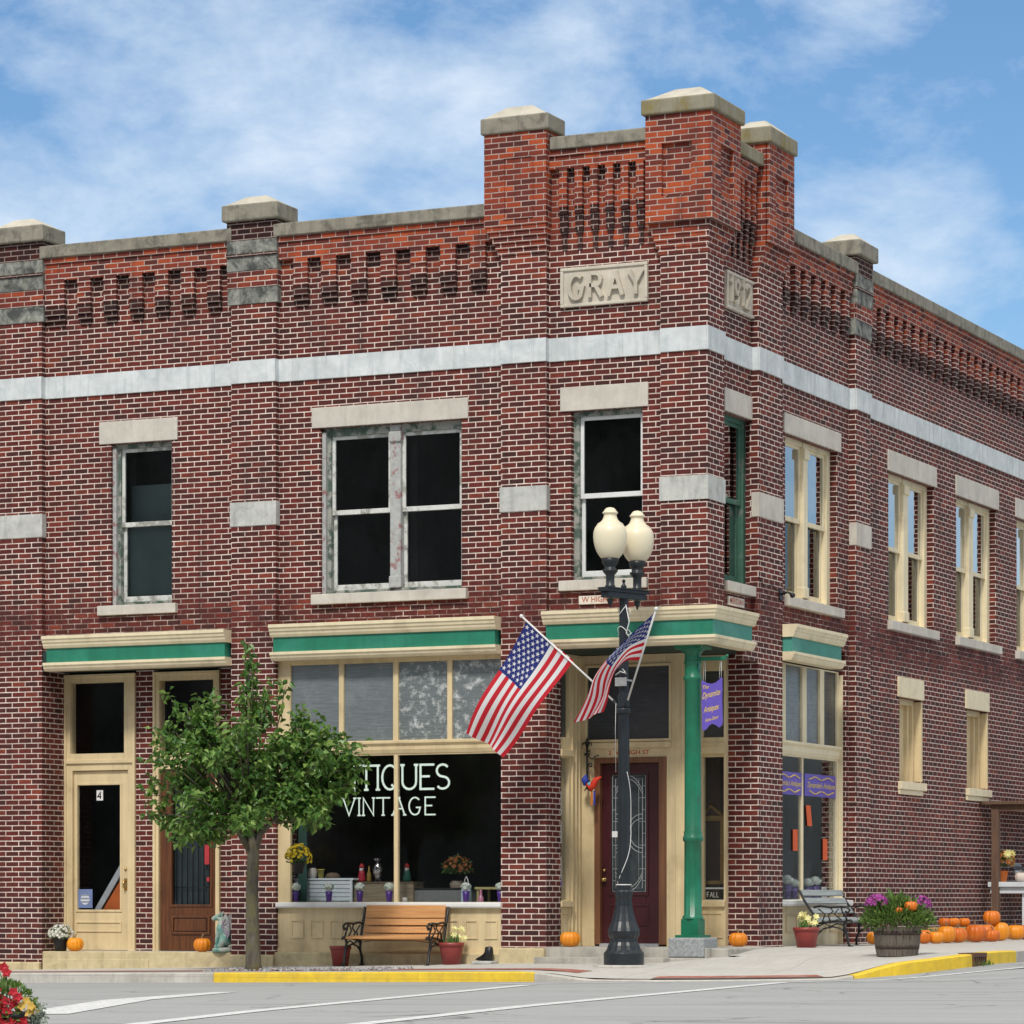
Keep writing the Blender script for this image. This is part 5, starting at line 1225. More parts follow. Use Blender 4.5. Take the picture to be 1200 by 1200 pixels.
# ------------------------------------------------------------------ boot, statue
t = thing('boot', 'small black ankle boot on a pale slab by the pier', 'boot', at_front(569, -.12))
m = MB(); m.box(-.11, .11, -.10, .06, 0, .028); m.build('slab', GREYST, t, bevel=.008)
outl = [(-.10, .045), (-.105, .036), (-.06, .030), (.02, .038), (.03, .030), (.07, .030), (.075, .075), (.078, .11), (.072, .155), (.05, .165), (.01, .16), (.005, .12), (-.01, .095), (-.045, .07)]
m = MB(); n = len(outl); vs = []
for y, k in ((-.032, .9), (-.02, 1), (.02, 1), (.032, .9)): vs += [(a * k + .0, y, .095 + (b - .095) * k) for a, b in outl]
fs = [(r * n + i, r * n + (i + 1) % n, (r + 1) * n + (i + 1) % n, (r + 1) * n + i) for r in range(3) for i in range(n)] + [tuple(range(n)), tuple(range(3 * n, 4 * n))]
m.mesh(vs, fs, 0, True); m.build('leather', mat('black_leather', (.012, .012, .014), .35, .3, 20.), t)
m = MB(); m.box(-.035, .02, -.034, .034, .026, .034); m.build('sole', IRON, t); t.scale = (1.22, 1.22, 1.3)
VERD = NB('verdigris_stoneware'); _p = VERD.obj(); _c = VERD.ramp(VERD.noise(_p, 9, 5, .6), [(.34, (.055, .19, .17)), (.48, (.17, .32, .28)), (.56, (.40, .42, .36)), (.68, (.22, .19, .23))])
VERD.l(_c, VERD.b.inputs['Base Color']); VERD.b.inputs['Roughness'].default_value = .6; VERD.bump(VERD.noise(_p, 40, 4), .5, .006); VERD = VERD.m
t = thing('garden_statue', 'verdigris garden statue of a seated winged gargoyle beside the pumpkin', 'statue', at_front(261.5, .06, .236), .15)
def skin(name, nodes, links, mt, par, sub=2):
    me = bpy.data.meshes.new(name); me.from_pydata([n[0] for n in nodes], links, []); o = bpy.data.objects.new(name, me); COL.objects.link(o); o.parent = par
    sm = o.modifiers.new('skin', 'SKIN'); sm.use_smooth_shade = True
    for i, n in enumerate(nodes): me.skin_vertices[0].data[i].radius = (n[1], n[1]); me.skin_vertices[0].data[i].use_root = i == 0
    s = o.modifiers.new('sub', 'SUBSURF'); s.levels = s.render_levels = sub; me.materials.append(mt); return o
N_ = [((.055, 0, .16), .085), ((.0, 0, .28), .078), ((-.02, 0, .37), .055), ((-.025, 0, .43), .048), ((-.07, 0, .452), .05), ((-.12, 0, .432), .034), ((-.155, 0, .42), .026),
      ((-.045, .05, .27), .036), ((-.062, .05, .17), .030), ((-.065, .05, .08), .026), ((-.10, .05, .065), .028), ((-.045, -.05, .27), .036), ((-.062, -.05, .17), .030), ((-.065, -.05, .08), .026), ((-.10, -.05, .065), .028),
      ((.01, .085, .14), .055), ((-.01, .095, .075), .036), ((-.05, .095, .06), .026), ((.01, -.085, .14), .055), ((-.01, -.095, .075), .036), ((-.05, -.095, .06), .026), ((.11, .02, .09), .03), ((.10, -.06, .065), .022)]
skin('body', N_, [(0, 1), (1, 2), (2, 3), (3, 4), (4, 5), (5, 6), (1, 7), (7, 8), (8, 9), (9, 10), (1, 11), (11, 12), (12, 13), (13, 14), (0, 15), (15, 16), (16, 17), (0, 18), (18, 19), (19, 20), (0, 21), (21, 22)], VERD, t)
m = MB()
for s in (-1, 1):
    o_ = [(.0, .33), (.03, .44), (.06, .49), (.10, .45), (.125, .36), (.13, .24), (.10, .17), (.06, .24)]
    n = len(o_); vs = [(a, s * (.055 + .25 * a), b) for a, b in o_] + [(a, s * (.08 + .25 * a), b) for a, b in o_]
    m.mesh(vs, [tuple(range(n)), tuple(range(n, 2 * n))] + [(i, (i + 1) % n, n + (i + 1) % n, n + i) for i in range(n)])
    for k in range(3): m.tube([(.02, s * .09, .34), (.07 + .02 * k, s * (.105), .44 - .07 * k), (.11 + .008 * k, s * .105, .40 - .09 * k)], .008, 5)
m.build('wing', mat('mauve_glaze', (.22, .18, .24), .6, .25, 14., .003, (.36, .40, .36)), t, bevel=.008)
m = MB()
for s in (-1, 1): m.frustum((-.06, -.02, s * .035 - .015, s * .035 + .015), (-.02, -.01, s * .05 - .004, s * .05 + .004), .46, .525)
m.build('ear', VERD, t, bevel=.004)
m = MB(); m.lathe([(.13, 0), (.145, .02), (.14, .045), (.12, .06), (.06, .07), (.001, .07)], 18, m=0); o = m.build('plinth', VERD, t)

# ------------------------------------------------------------------ the street lamp
LY = -1.0; LX = fx(731, LY); LZ = zz(1130.5, LX, LY)
t = thing('street_lamp', 'black iron street lamp with two cream acorn globes at the corner entrance', 'street lamp', (LX, LY, LZ - .045))
m = MB(); m.lathe([(.36, 0), (.36, .043), (.001, .044)], 28); m.build('concrete_pad', KERB, t)
z0 = .045; pr = []
for r, py in ((.236, 1130.5), (.236, 1117), (.20, 1113), (.185, 1108), (.165, 1104), (.16, 1100), (.185, 1096), (.19, 1091), (.175, 1087), (.145, 1080), (.12, 1071), (.10, 1062), (.095, 1052), (.105, 1049), (.105, 1045), (.09, 1043), (.088, 1020)): pr.append((r, zz(py, LX, LY) - LZ + z0))
m = MB(); n = 16; vs = []
for r, z in pr:
    for k in range(n * 2): a = 2 * pi * k / (2 * n); q = r * (1 - (.05 if k % 2 and z > .2 else 0)); vs.append((q * cos(a), q * sin(a), z))
nr = len(pr); m.mesh(vs, [(i * 2 * n + k, i * 2 * n + (k + 1) % (2 * n), (i + 1) * 2 * n + (k + 1) % (2 * n), (i + 1) * 2 * n + k) for i in range(nr - 1) for k in range(2 * n)] + [tuple(range(2 * n))])
m.build('base', LAMPB, t, bevel=.004)
zt = zz(700, LX, LY) - LZ + z0; m = MB(); zb_ = pr[-1][1] - .01; vs = []
for z, r in ((zb_, .078), (2.2, .069), (3.05, .064), (3.06, .072), (3.2, .072), (3.21, .058), (zt, .053), (zt + .10, .053)):
    for k in range(24): a = 2 * pi * k / 24; q = r * (1 - .08 * (k % 2)); vs.append((q * cos(a), q * sin(a), z))
m.mesh(vs, [(i * 24 + k, i * 24 + (k + 1) % 24, (i + 1) * 24 + (k + 1) % 24, (i + 1) * 24 + k) for i in range(7) for k in range(24)] + [tuple(range(7 * 24, 8 * 24))])
m.build('post', LAMPB, t)
hd = Vector((.157, .447, 0)).normalized(); sd_ = Vector((-hd.y, hd.x, 0)); m = MB()
def hb(a0, a1, b, z0_, z1_):
    vs = [tuple(hd * a + sd_ * c + Vector((0, 0, z))) for z in (z0_, z1_) for c in (-b, b) for a in (a0, a1)]
    m.mesh(vs, [(0, 1, 3, 2), (4, 6, 7, 5), (0, 4, 5, 1), (2, 3, 7, 6), (0, 2, 6, 4), (1, 5, 7, 3)])
hb(-.36, .36, .075, zt + .05, zt + .085); hb(-.33, .33, .06, zt - .02, zt + .05); hb(-.36, .36, .09, zt + .085, zt + .10)
m.lathe([(.03, 0), (.035, .03), (.018, .05), (.012, .07), (.022, .085), (.02, .10), (.001, .115)], 12, (0, 0, zt + .10))
m.build('cross_arm', LAMPB, t, bevel=.004)
GLOBE = NB('cream_acrylic'); GLOBE.b.inputs['Base Color'].default_value = (.78, .71, .53, 1); GLOBE.b.inputs['Roughness'].default_value = .38; GLOBE.b.inputs['Subsurface Weight'].default_value = .35
GLOBE.b.inputs['Subsurface Radius'].default_value = (.1, .09, .05); GLOBE.b.inputs['Subsurface Scale'].default_value = .2; GLOBE = GLOBE.m
for s in (-1, 1):
    c = hd * .235 * s; ztop = zt + .1; m = MB()
    m.lathe([(.06, 0), (.06, .02), (.05, .03), (.05, .14), (.075, .17), (.09, .19), (.09, .205), (.065, .215), (.07, .26), (.09, .275), (.10, .30), (.10, .335), (.09, .34)], 20, (c.x, c.y, ztop))
    m.lathe([(.001, -.14), (.012, -.12), (.014, -.10), (.03, -.08), (.04, -.04), (.04, -.03)], 12, (c.x, c.y, zt + .0)); m.build('lamp_holder', LAMPB, t)
    m = MB(); g = ztop + .34
    m.lathe([(.105, 0), (.135, .035), (.162, .08), (.182, .135), (.194, .19), (.199, .25), (.196, .30), (.184, .345), (.163, .38), (.152, .388), (.154, .398), (.138, .408), (.112, .425), (.090, .45), (.078, .48), (.074, .505), (.077, .515), (.090, .522), (.092, .532), (.078, .545), (.066, .565), (.046, .585), (.001, .595)], 28, (c.x, c.y, g)); m.build('globe', GLOBE, t)
m = MB()
P = []
for i in range(60):
    f = i / 59; z = lerp(.98, 2.30, f); a = -2.3 + 1.9 * sin(f * pi) * (1 if f < 2 else 1) + f * 1.6; P.append((.083 * cos(a), .083 * sin(a), z))
m.tube([(.088 * cos(a), .088 * sin(a), .98) for a in [i * pi / 10 for i in range(21)]], .007, 6); m.tube(P, .0045, 5); m.tube([(-.088, -.03, 2.3), (-.09, -.04, 2.8), (-.088, -.03, 3.1)], .003, 5)
for zz0, r, k in ((4.18, .07, 3), (3.95, .07, 5), (3.7, .072, 7)): m.tube([(r * cos(a) * (1 + .3 * sin(a * k)), r * sin(a), zz0 + .05 * sin(a * 2 + k)) for a in [i * pi / 9 for i in range(19)]], .005, 5)
m.tube([(.05, -.06, 4.25), (.09, -.05, 4.05), (.06, -.07, 3.92), (.12, -.05, 3.84), (.05, -.06, 3.78)], .006, 5)
m.build('light_string', WHITEP, t)
m = MB(); m.box(-.07, .07, -.10, -.075, 3.30, 3.40); m.box(-.075, .075, -.08, .08, 3.36, 3.38); m.tube([(-.07, -.08, 3.43), (0, -.1, 3.47), (.07, -.08, 3.44), (.02, -.09, 3.5)], .01, 6); m.build('banner_clamp', mat('galvanised', (.45, .46, .45), .4, .2, 20., metal=.6), t)
zbr = zz(822, LX, LY) - LZ + z0
m = MB(); m.tube([(-.05, 0, zbr - .10), (-.13, 0, zbr + .02)], .016, 8); m.tube([(.035, -.036, zbr - .10), (.09, -.094, zbr + .02)], .016, 8); m.lathe([(.08, 0), (.085, .01), (.085, .05), (.08, .06)], 20, (0, 0, zbr - .14)); m.build('flag_bracket', LAMPB, t)

# ------------------------------------------------------------------ the two flags
def cloth_mat(n, c):
    M = NB(n); M.b.inputs['Base Color'].default_value = (*c, 1); M.b.inputs['Roughness'].default_value = .8
    tl = M.n('ShaderNodeBsdfTranslucent'); tl.inputs[0].default_value = (*c, 1); mx_ = M.n('ShaderNodeMixShader'); mx_.inputs[0].default_value = .3
    M.bump(M.noise(M.obj(), 14, 4), .3, .01)
    M.l(M.b.outputs[0], mx_.inputs[1]); M.l(tl.outputs[0], mx_.inputs[2]); M.l(mx_.outputs[0], M.o.inputs[0]); return M.m
FR = cloth_mat('flag_red', (.60, .014, .03)); FW = cloth_mat('flag_white', (.82, .82, .84)); FB = cloth_mat('flag_blue', (.016, .028, .20))
POLEM = mat('white_flag_pole', (.72, .72, .70), .4, .05)
def flag(label, p0, p1, S_, base):
    t = thing('flag', label, 'flag', base); b = Vector(base); m = MB()
    m.tube([Vector(p0) - b, Vector(p1) - b], .012, 8); e = Vector(p1) - b; m.sphere(e, .024); m.build('flag_pole', POLEM, t)
    m = MB(); NU, NV = 60, 26
    for i in range(NU + 1):
        for j in range(NV + 1): m.v.append(tuple(S_(i / NU, j / NV) - b))
    for i in range(NU):
        for j in range(NV):
            a = i * (NV + 1) + j; m.f.append((a, a + NV + 1, a + NV + 2, a + 1)); u, v = (i + .5) / NU, (j + .5) / NV
            m.m.append(2 if (u < .45 and v < 7 / 13) else (0 if int(v * 13) % 2 == 0 else 1)); m.sm.append(True)
    H_ = (S_(0, 1) - S_(0, 0)).length; L_f = sum((S_((i + 1) / 20, .5) - S_(i / 20, .5)).length for i in range(20))
    for r_ in range(9):
        for c in range(6 if r_ % 2 == 0 else 5):
            v = (r_ + 1) / 10 * 7 / 13; u = ((c + .5) if r_ % 2 == 0 else (c + 1)) / 6 * .45
            du = (S_(u + .005, v) - S_(u - .005, v)); dv = (S_(u, v + .005) - S_(u, v - .005)); nn = du.cross(dv).normalized()
            for sg in (-1, 1):
                pts = []
                for k in range(10):
                    a = 2 * pi * k / 10; q = .039 * (1 if k % 2 == 0 else .4) * H_ * 1.05
                    pts.append(S_(u + sin(a) * q / L_f, v - cos(a) * q / H_) + nn * .0035 * sg - b)
                m.mesh([S_(u, v) + nn * .0035 * sg - b] + pts, [(0, 1 + k, 1 + (k + 1) % 10) for k in range(10)], 1)
    m.build('cloth', [FR, FW, FB], t, recalc=False)
def PL(px, py, y): x = fx(px, y); return Vector((x, y, zz(py, x, y)))
pb = Vector((LX - .13, LY, LZ - .045 + zbr + .01)); pt_ = PL(611, 722, LY)
Aq, Bq, Cq, Dq = PL(617.5, 728, LY), PL(672, 774, LY), PL(546, 858, LY), PL(586.5, 887, LY)
def SL(u, v):
    p = (Aq.lerp(Bq, v)).lerp(Cq.lerp(Dq, v), u)
    w = .075 * sin(u * 6.5 + v * 2.2) * u ** .6 + .05 * sin(v * 10 - u * 3) * u ** 1.3
    return p + Vector((.02 * sin(v * pi) * u, w, -.035 * sin(u * pi) * (v - .3) + .012 * sin(v * 6 + u * 4) * u))
flag('stars and stripes flag spread out to the left of the lamp post', pb, pt_, SL, tuple(pb))
ang = Vector((.695, -.72, 0)); pb2 = Vector((LX, LY, LZ - .045 + zbr + .01)) + ang * .13
_L = .5
for _ in range(60):
    q = pb2 + ang * _L; _px = HX + F * ((q.x - CX) * RV[0] + (q.y - CY) * RV[1]) / dep(q.x, q.y); _L += (769 - _px) * .008
pt2 = pb2 + ang * _L; pt2.z = zz(713.5, pt2.x, pt2.y)
d2 = pt2 - pb2; A2 = pb2 + d2 * .97; B2 = pb2 + d2 * .44
def crv(pts, u):
    s = u * (len(pts) - 1); k = min(int(s), len(pts) - 2); f = s - k
    g = lambda i: pts[max(0, min(len(pts) - 1, i))]
    p0, p1, p2, p3 = g(k - 1), g(k), g(k + 1), g(k + 2)
    return .5 * ((2 * p1) + (p2 - p0) * f + (2 * p0 - 5 * p1 + 4 * p2 - p3) * f * f + (3 * p1 - p0 - 3 * p2 + p3) * f ** 3)
ya, yb2 = A2.y, B2.y
top = [A2, PL(743, 738, ya), PL(716, 766, ya + .02), PL(698, 792, ya + .06), PL(689, 817, ya + .10), PL(674, 847.5, ya + .14)]
bot = [B2, PL(732, 774, yb2 - .05), PL(724, 785, yb2 - .10), PL(719, 801, yb2 - .12), PL(713.5, 818, yb2 - .12), PL(706.5, 834, yb2 - .10)]
def SR(u, v):
    p = crv(top, u).lerp(crv(bot, u), v); w = .07 * sin(v * 8 + u * 5) * (u ** .5) + .03 * sin(u * 9)
    return p + Vector((-.012 * sin(v * 7) * u, w, 0))
flag('stars and stripes flag hanging folded in front of the lamp post', pb2, pt2, SR, tuple(pb2))

# ------------------------------------------------------------------ signs on the building
def plaque(name, label, u0, u1, z0, z1, T, txt, base, w=-.1):
    t = thing(name, label, 'street sign', base); b = Vector(base); TT = lambda u, w_, z: tuple(Vector(T(u, w_, z)) - b)
    m = MB(); m.box(u0, u1, w + .001, w + .022, z0, z1, TT); m.build('plate', mat('sign_white', (.70, .66, .58), .6, .1, 8., 0, (.5, .40, .34), (.5, .7)), t, bevel=.003)
    m = MB(); bfont(m, txt, u0 + .04, z0 + .025, (z1 - z0) * .92, TT, w + .022, .002, width=u1 - u0 - .08); m.build('lettering', mat('faded_red_lettering', (.42, .12, .08), .7, .15, 30.), t)
u0, u1 = fx(679, yw), fx(716, yw); plaque('street_sign', 'white street name plate with faded red letters on the front above the cornice', u0, u1, zf(697, 708, yw), zf(697, 698, yw), TF, 'W HIGH', TF(u0, -.1, zf(697, 708, yw)))
u0, u1 = ry(852, X), ry(870.5, X); plaque('street_sign', 'small white street name plate above the cornice on the side wall', u0, u1, zr(860, 710.5, X), zr(860, 700, X), TR, 'MERIDIAN', TR(u0, -.1, zr(860, 710, X)))
# purple sign on its bracket
PURP = mat('purple_sign_paint', (.125, .085, .46), .5, .08, 6.); GOLD = mat('gold_lettering', (.70, .50, .12), .5, .1, 10.)
sy = cy_ - .02; sx0, sx1 = fx(822.5, sy), fx(846.5, sy); sz = lambda py: zz(py, (sx0 + sx1) / 2, sy)
t = thing('hanging_sign', 'purple shop sign with yellow writing hanging from the green column', 'sign', (cx_ + .1, sy, sz(772)))
b = Vector((cx_ + .1, sy, sz(772)))
m = MB(); m.box(0 - .01, sx1 - b.x + .05, -.02, .02, -.02, .025); m.box(-.015, .0, -.04, .04, -.14, .10); m.sphere((sx1 - b.x + .06, 0, .03), .02)
m.build('bracket', COLG, t, bevel=.004)
w_ = sx1 - sx0; zt_, zb2 = sz(797) - b.z, sz(855) - b.z; h_ = zt_ - zb2
ol = [(0, .97), (.04, 1), (.12, .97), (.3, .94), (.5, .925), (.7, .95), (.85, 1.0), (.95, 1.05), (1, 1.02), (.985, .9), (1.0, .8), (.98, .68), (.99, .5), (1.0, .3), (1.02, .17), (.98, .08), (.85, .04), (.7, .09), (.5, .12), (.35, .08), (.2, .0), (.06, -.02), (.02, .08), (.03, .3), (0, .5), (.02, .75)]
m = MB(); n = len(ol); vs = [(sx0 - b.x + a * w_, y, zb2 + c * h_) for y in (-.012, .012) for a, c in ol]
m.mesh(vs, [tuple(range(n)), tuple(range(n, 2 * n))] + [(i, (i + 1) % n, n + (i + 1) % n, n + i) for i in range(n)]); m.build('board', PURP, t)
m = MB(); TS2 = lambda u, w, z: (sx0 - b.x + u * w_, -w, zb2 + z * h_)
for s_, (txt, u, z, sz_, wd, ri) in enumerate((('The', .06, .82, .10, .30, .05), ('Dynamite', .04, .62, .17, .88, .10), ('Antiques', .10, .34, .17, .75, .10), ('Home Decor', .18, .15, .10, .66, .12))): bfont(m, txt, u, z, sz_, TS2, .012, .002, .35, wd, ri)
m.build('lettering', GOLD, t)
m = MB()
for u, tgt in ((.12, .14), (.90, .93)):
    for q in (-.04, .04): m.tube([(sx0 - b.x + u * w_ + q * .3, 0, zb2 + h_ * (.97 if u < .5 else 1.03)), (sx0 - b.x + tgt * w_ + q * .2 + .0, 0, -.02)], .003, 5)
m.build('cord', WHITEP, t)
# banner across the side show window
yb = lambda px: ry(px, xr - .024); zbn = lambda px, py: zr(px, py, xr - .024)
t = thing('window_banner', 'purple banner with yellow writing across the top of the side show window', 'banner', (xr - .024, yb(950), zbn(960, 920))); b = Vector(t.location)
TB = lambda u, w, z: (xr - .024 + w - b.x, u - b.y, z - b.z)
m = MB(); z0, z1 = zbn(960, 934), zbn(960, 908); m.box(yb(912), yb(940.9), -.002, .002, z0, z1, TB); m.box(yb(942.8), yb(980.5), -.002, .002, z0, z1, TB); m.build('banner_cloth', PURP, t)
m = MB(); h_ = z1 - z0
for a, wd, txt in ((yb(910.), yb(938.5) - yb(910), "Dynamite's Antiques"), (yb(946), yb(978.5) - yb(946), "Dynamite's Antiques")):
    bfont(m, txt, a, z0 + h_ * .40, h_ * .34, TB, .002, .002, .25, wd)
    for sg, zc in ((1, .82), (-1, .18)):
        for k in range(2):
            c0 = a + wd * (.27 + .46 * k)
            m.tube([TB(c0 + wd * .22 * (i / 10 - .5) * 2, .004, z0 + h_ * (zc + sg * .06 * cos((i / 10 - .5) * 2 * pi))) for i in range(11)], .009, 5)
m.build('lettering', GOLD, t)
ORF = mat('orange_flyer', (.68, .105, .022), .7, .06)
for px, py0, py1, lb, dx in ((932, 997, 972, 'orange flyer in the left pane of the side show window, below the banner', 0), (949, 968, 944, 'orange flyer just right of the mullion in the side show window', -.06), (967, 1008, 983, 'orange flyer at the right of the side show window, lowest of the three', 0)):
    y0, z0, z1 = yb(px), zbn(px, py0), zbn(px, py1); m = MB(); tilt_ = dx
    m.poly([(0, -.09, z0 - z1), (0, .09, z0 - z1), (0, .09 + tilt_, 0), (0, -.09 + tilt_, 0)]); m.poly([(-.003, -.09, z0 - z1), (-.003, .09, z0 - z1), (-.003, .09 + tilt_, 0), (-.003, -.09 + tilt_, 0)])
    tag(m.build('flyer', ORF, loc=(xr - .024, y0, z1)), lb, 'flyer', 'orange flyers in the side show window')
# sign propped in the window right of the column
U = lambda px: fx(px, YW + .09); Zp = lambda px, py: zf(px, py, YW + .09)
t = thing('window_sign', 'black sign in a white frame propped in the window behind the green column', 'sign', (U(836), YW + .10, Zp(836, 1056))); b = Vector(t.location)
TT = lambda u, w, z: tuple(Vector(TF(u, w, z)) - b); a0, a1, z0, z1 = U(824), U(851), Zp(836, 1056), Zp(836, 1040); wq = -(YW + .09)
m = MB(); e = .02
for q in ((a0, a1, z0, z0 + e), (a0, a1, z1 - e, z1), (a0, a0 + e, z0 + e, z1 - e), (a1 - e, a1, z0 + e, z1 - e)): m.box(q[0], q[1], wq - .02, wq, q[2], q[3], TT)
m.build('sign_frame', WHITEP, t); m = MB(); m.box(a0 + e, a1 - e, wq - .018, wq - .008, z0 + e, z1 - e, TT); m.build('sign_board', IRON, t)
m = MB(); letters(m, 'FALL', a0 + .05, z0 + .05, .062, TT, wq - .008, .13, .001, .26, 0, .82); m.build('lettering', WHITEP, t)
t = thing('picture_frame', 'pale wooden easel frame in the window behind the green column', 'picture frame', (U(838), YW + .3, FZ))
m = MB(); b = Vector(t.location); TT = lambda u, w, z: tuple(Vector((u, YW + .3 - w, z)) - b)
UU = lambda px: fx(px, YW + .3); ZZ = lambda py: zf(838, py, YW + .3)
for q in ((UU(818), UU(850), ZZ(1036), ZZ(1032)), (UU(818), UU(850), ZZ(962), ZZ(956)), (UU(845), UU(849), ZZ(1032), ZZ(962))): m.box(q[0], q[1], 0, .03, q[2], q[3], TT)
m.tube([TT(UU(818), .015, ZZ(958)), TT(UU(834), .015, ZZ(945)), TT(UU(850), .015, ZZ(958))], .02, 6); m.build('frame_rail', mat('pale_pine', (.36, .24, .10), .6, .15), t)

# iron bracket with a bird windsock beside the entrance
U = lambda px: fx(px, YE - .08); Zp = lambda px, py: zf(px, py, YE - .08)
t = thing('plant_bracket', 'black wrought iron bracket with a fleur-de-lis top beside the entrance door', 'bracket', (U(688), YE - .08, Zp(688, 925)))
b = Vector(t.location); TT = lambda px, py, dy=0.: (U(px) - b.x, dy, Zp(688, py) - b.z); m = MB()
m.tube([TT(688, 925), TT(688, 872)], .014, 8); m.tube([TT(688, 873), TT(688, 868), TT(688, 864)], [.012, .022, .002], 8)
for s in (-1, 1): m.tube([TT(688, 876), TT(688 + 2.5 * s, 870), TT(688 + 4.8 * s, 871), TT(688 + 5 * s, 874)], [.012, .013, .010, .006], 7); m.tube([TT(688, 922), TT(688 + 2 * s, 925), TT(688 + 3 * s, 927)], .007, 6)
m.tube([TT(685, 884), TT(691, 884)], .016, 7); m.tube([TT(688, 885), TT(694, 890), TT(701, 887, -.1), TT(707, 886, -.14)], .007, 6); m.tube([TT(688, 900), TT(691, 894), TT(695, 895, -.04), TT(694, 899, -.03), TT(691, 898)], .008, 6); m.tube([TT(688, 880, .08), TT(688, 880)], .012, 6)
m.tube([TT(688, 915, .08), TT(688, 915)], .012, 6); m.build('wrought_iron', IRON, t)
WS = [mat('windsock_red', (.62, .035, .012), .7), mat('windsock_blue', (.025, .05, .35), .7), mat('windsock_cyan', (.12, .42, .52), .7), mat('windsock_orange', (.62, .17, .01), .7)]
t = thing('bird_windsock', 'red and blue fabric bird windsock hanging from the iron bracket', 'windsock', (U(694), YE - .2, Zp(694, 918))); b = Vector(t.location) - Vector((0, 0, 0))
TT = lambda px, py: Vector((U(px) - b.x, 0, Zp(694, py) - b.z))
m = MB(); m.tube([TT(709, 911), TT(703, 914), TT(700, 920), TT(697, 924), TT(692, 919)], [.008, .035, .05, .045, .015], 8, 0); m.build('body', WS, t)
m = MB(); m.tube([TT(691, 908), TT(690, 914), TT(690, 921)], [.008, .05, .02], 8, 1); m.build('wing', WS, t)
m = MB(); m.sphere(TT(696, 919.5), .033, 2); m.build('breast', WS, t)
m = MB(); m.box(TT(697, 0).x, TT(699, 0).x, -.004, .004, TT(0, 944).z, TT(0, 926).z, m=3); m.box(TT(700, 0).x, TT(701.8, 0).x, -.004, .004, TT(0, 944).z, TT(0, 927).z, m=1); m.build('streamer', WS, t)
m = MB(); m.tube([TT(696, 916), TT(694, 899)], .003, 5); m.build('string', IRON, t)

# ------------------------------------------------------------------ goods in the show window
zp = zg0_front = None
y2g = .30; V = lambda px, y=y2g: fx(px, y); PZ = zf(460, 1057, .06) - .014
def kx(px, y): return (fx(px, y), y, PZ)
VASE = mat('purple_vase', (.085, .03, .24), .3, .1)
def vase(label, px, y, k=1., T=None, loc=None, group='purple vases of white flowers in the show window'):
    t = thing('vase_of_flowers', label, 'vase', loc or kx(px, y), 0, group); m = MB()
    m.lathe([(.030, 0), (.033, .02), (.038, .08), (.047, .15), (.043, .15), (.001, .13)], 16); m.build('vase', VASE, t)
    rd = random.Random(int(px * 7)); m = MB()
    for i in range(60):
        v = rv(rd); v.z = v.z * .8 + .1
        if i == 0: m.sphere((0, 0, .205), .052, 0, 10, 6)
        bloom(m, Vector((v.x * .062, v.y * .062, .20 + v.z * .055)), v, .02, 0, 5, rd, .2, 1)
    m.build('white_blooms', PALEF, t); t.scale = (k, k, k); return t
for px, y, lb in ((346.5, .16, 'purple vase of white flowers at the left end of the window, under the hanging basket'), (385.5, .16, 'purple vase of white flowers in front of the white slatted crate'), (421.5, .16, 'purple vase of white flowers below the red figurine'), (456, .16, 'purple vase of white flowers just left of the window mullion'), (546, .16, 'purple vase of white flowers beside the pink bottle'), (586.5, .16, 'purple vase of white flowers cut by the right end of the show window')): vase(lb, px, y)
gs = 'purple vases of white flowers in the side window'
PZr = zr(960, 1053, xr) - .014
for px, lb, k in ((922.5, 'leftmost purple vase of white flowers in the side window, the tallest', 1.25), (931, 'purple vase of white flowers under the left orange flyer', 1.05), (947, 'purple vase of white flowers right beside the mullion of the side window', 1.1), (955.5, 'purple vase of white flowers left of the blank card', 1.2), (976, 'purple vase of white flowers right of the blank card', 1.1)): vase(lb, px, 0, k, loc=(xr - .115, ry(px, xr - .115), PZr), group=gs)
y = ry(966, xr - .14); m = MB(); m.box(-.006, .006, -.10, .10, 0, .17); tag(m.build('card', WHITEP, loc=(xr - .14, y, PZr + .001)), 'small blank white card standing between the vases in the side window', 'card')
# white slatted crate
t = thing('slatted_crate', 'white slatted wooden crate on the display platform', 'crate', kx(379.5, .42)); WB = mat('chalk_paint', (.66, .73, .77), .6, .08, 8.)
hw = (fx(413, .42) - fx(346, .42)) / 2; m = MB()
for k in range(5): m.box(-hw, hw, -.01, .01, .03 + k * .052, .075 + k * .052)
m.box(-hw - .02, hw + .02, -.02, .26, .29, .315); 
for a in (-hw, hw - .03): m.box(a, a + .03, -.02, -.011, 0, .29); m.box(a, a + .03, .23, .25, 0, .29)
m.box(-hw + .01, hw - .01, .02, .03, .0, .285); m.build('slats', WB, t, bevel=.002)
def lathe_thing(name, label, cat, loc, prof, mt, part, extra=None):
    t = thing(name, label, cat, loc); m = MB(); m.lathe(prof, 20); m.build(part, mt, t)
    if extra: extra(t)
    return t
CER = mat('white_ceramic', (.55, .52, .48), .4, .1); CZc = PZ + .316
lathe_thing('ceramic_jar', 'white ceramic jar on the left of the slatted crate', 'jar', (*kx(366, .5)[:2], CZc), [(.04, 0), (.06, .03), (.065, .08), (.05, .12), (.045, .13), (.04, .12), (.001, .02)], CER, 'jar')
lathe_thing('tin_pail', 'small yellow tin pail on the slatted crate', 'pail', (*kx(376, .5)[:2], CZc), [(.03, 0), (.045, .10), (.05, .10), (.05, .115), (.045, .11), (.001, .02)], mat('yellow_tin', (.42, .36, .08), .4, .15), 'pail')
lathe_thing('woven_bowl', 'brown woven bowl upside down on the slatted crate', 'bowl', (*kx(390, .5)[:2], CZc), [(.10, 0), (.095, .03), (.07, .06), (.03, .07), (.001, .07)], mat('wicker', (.13, .09, .06), .8, .3, 30., .004), 'bowl')
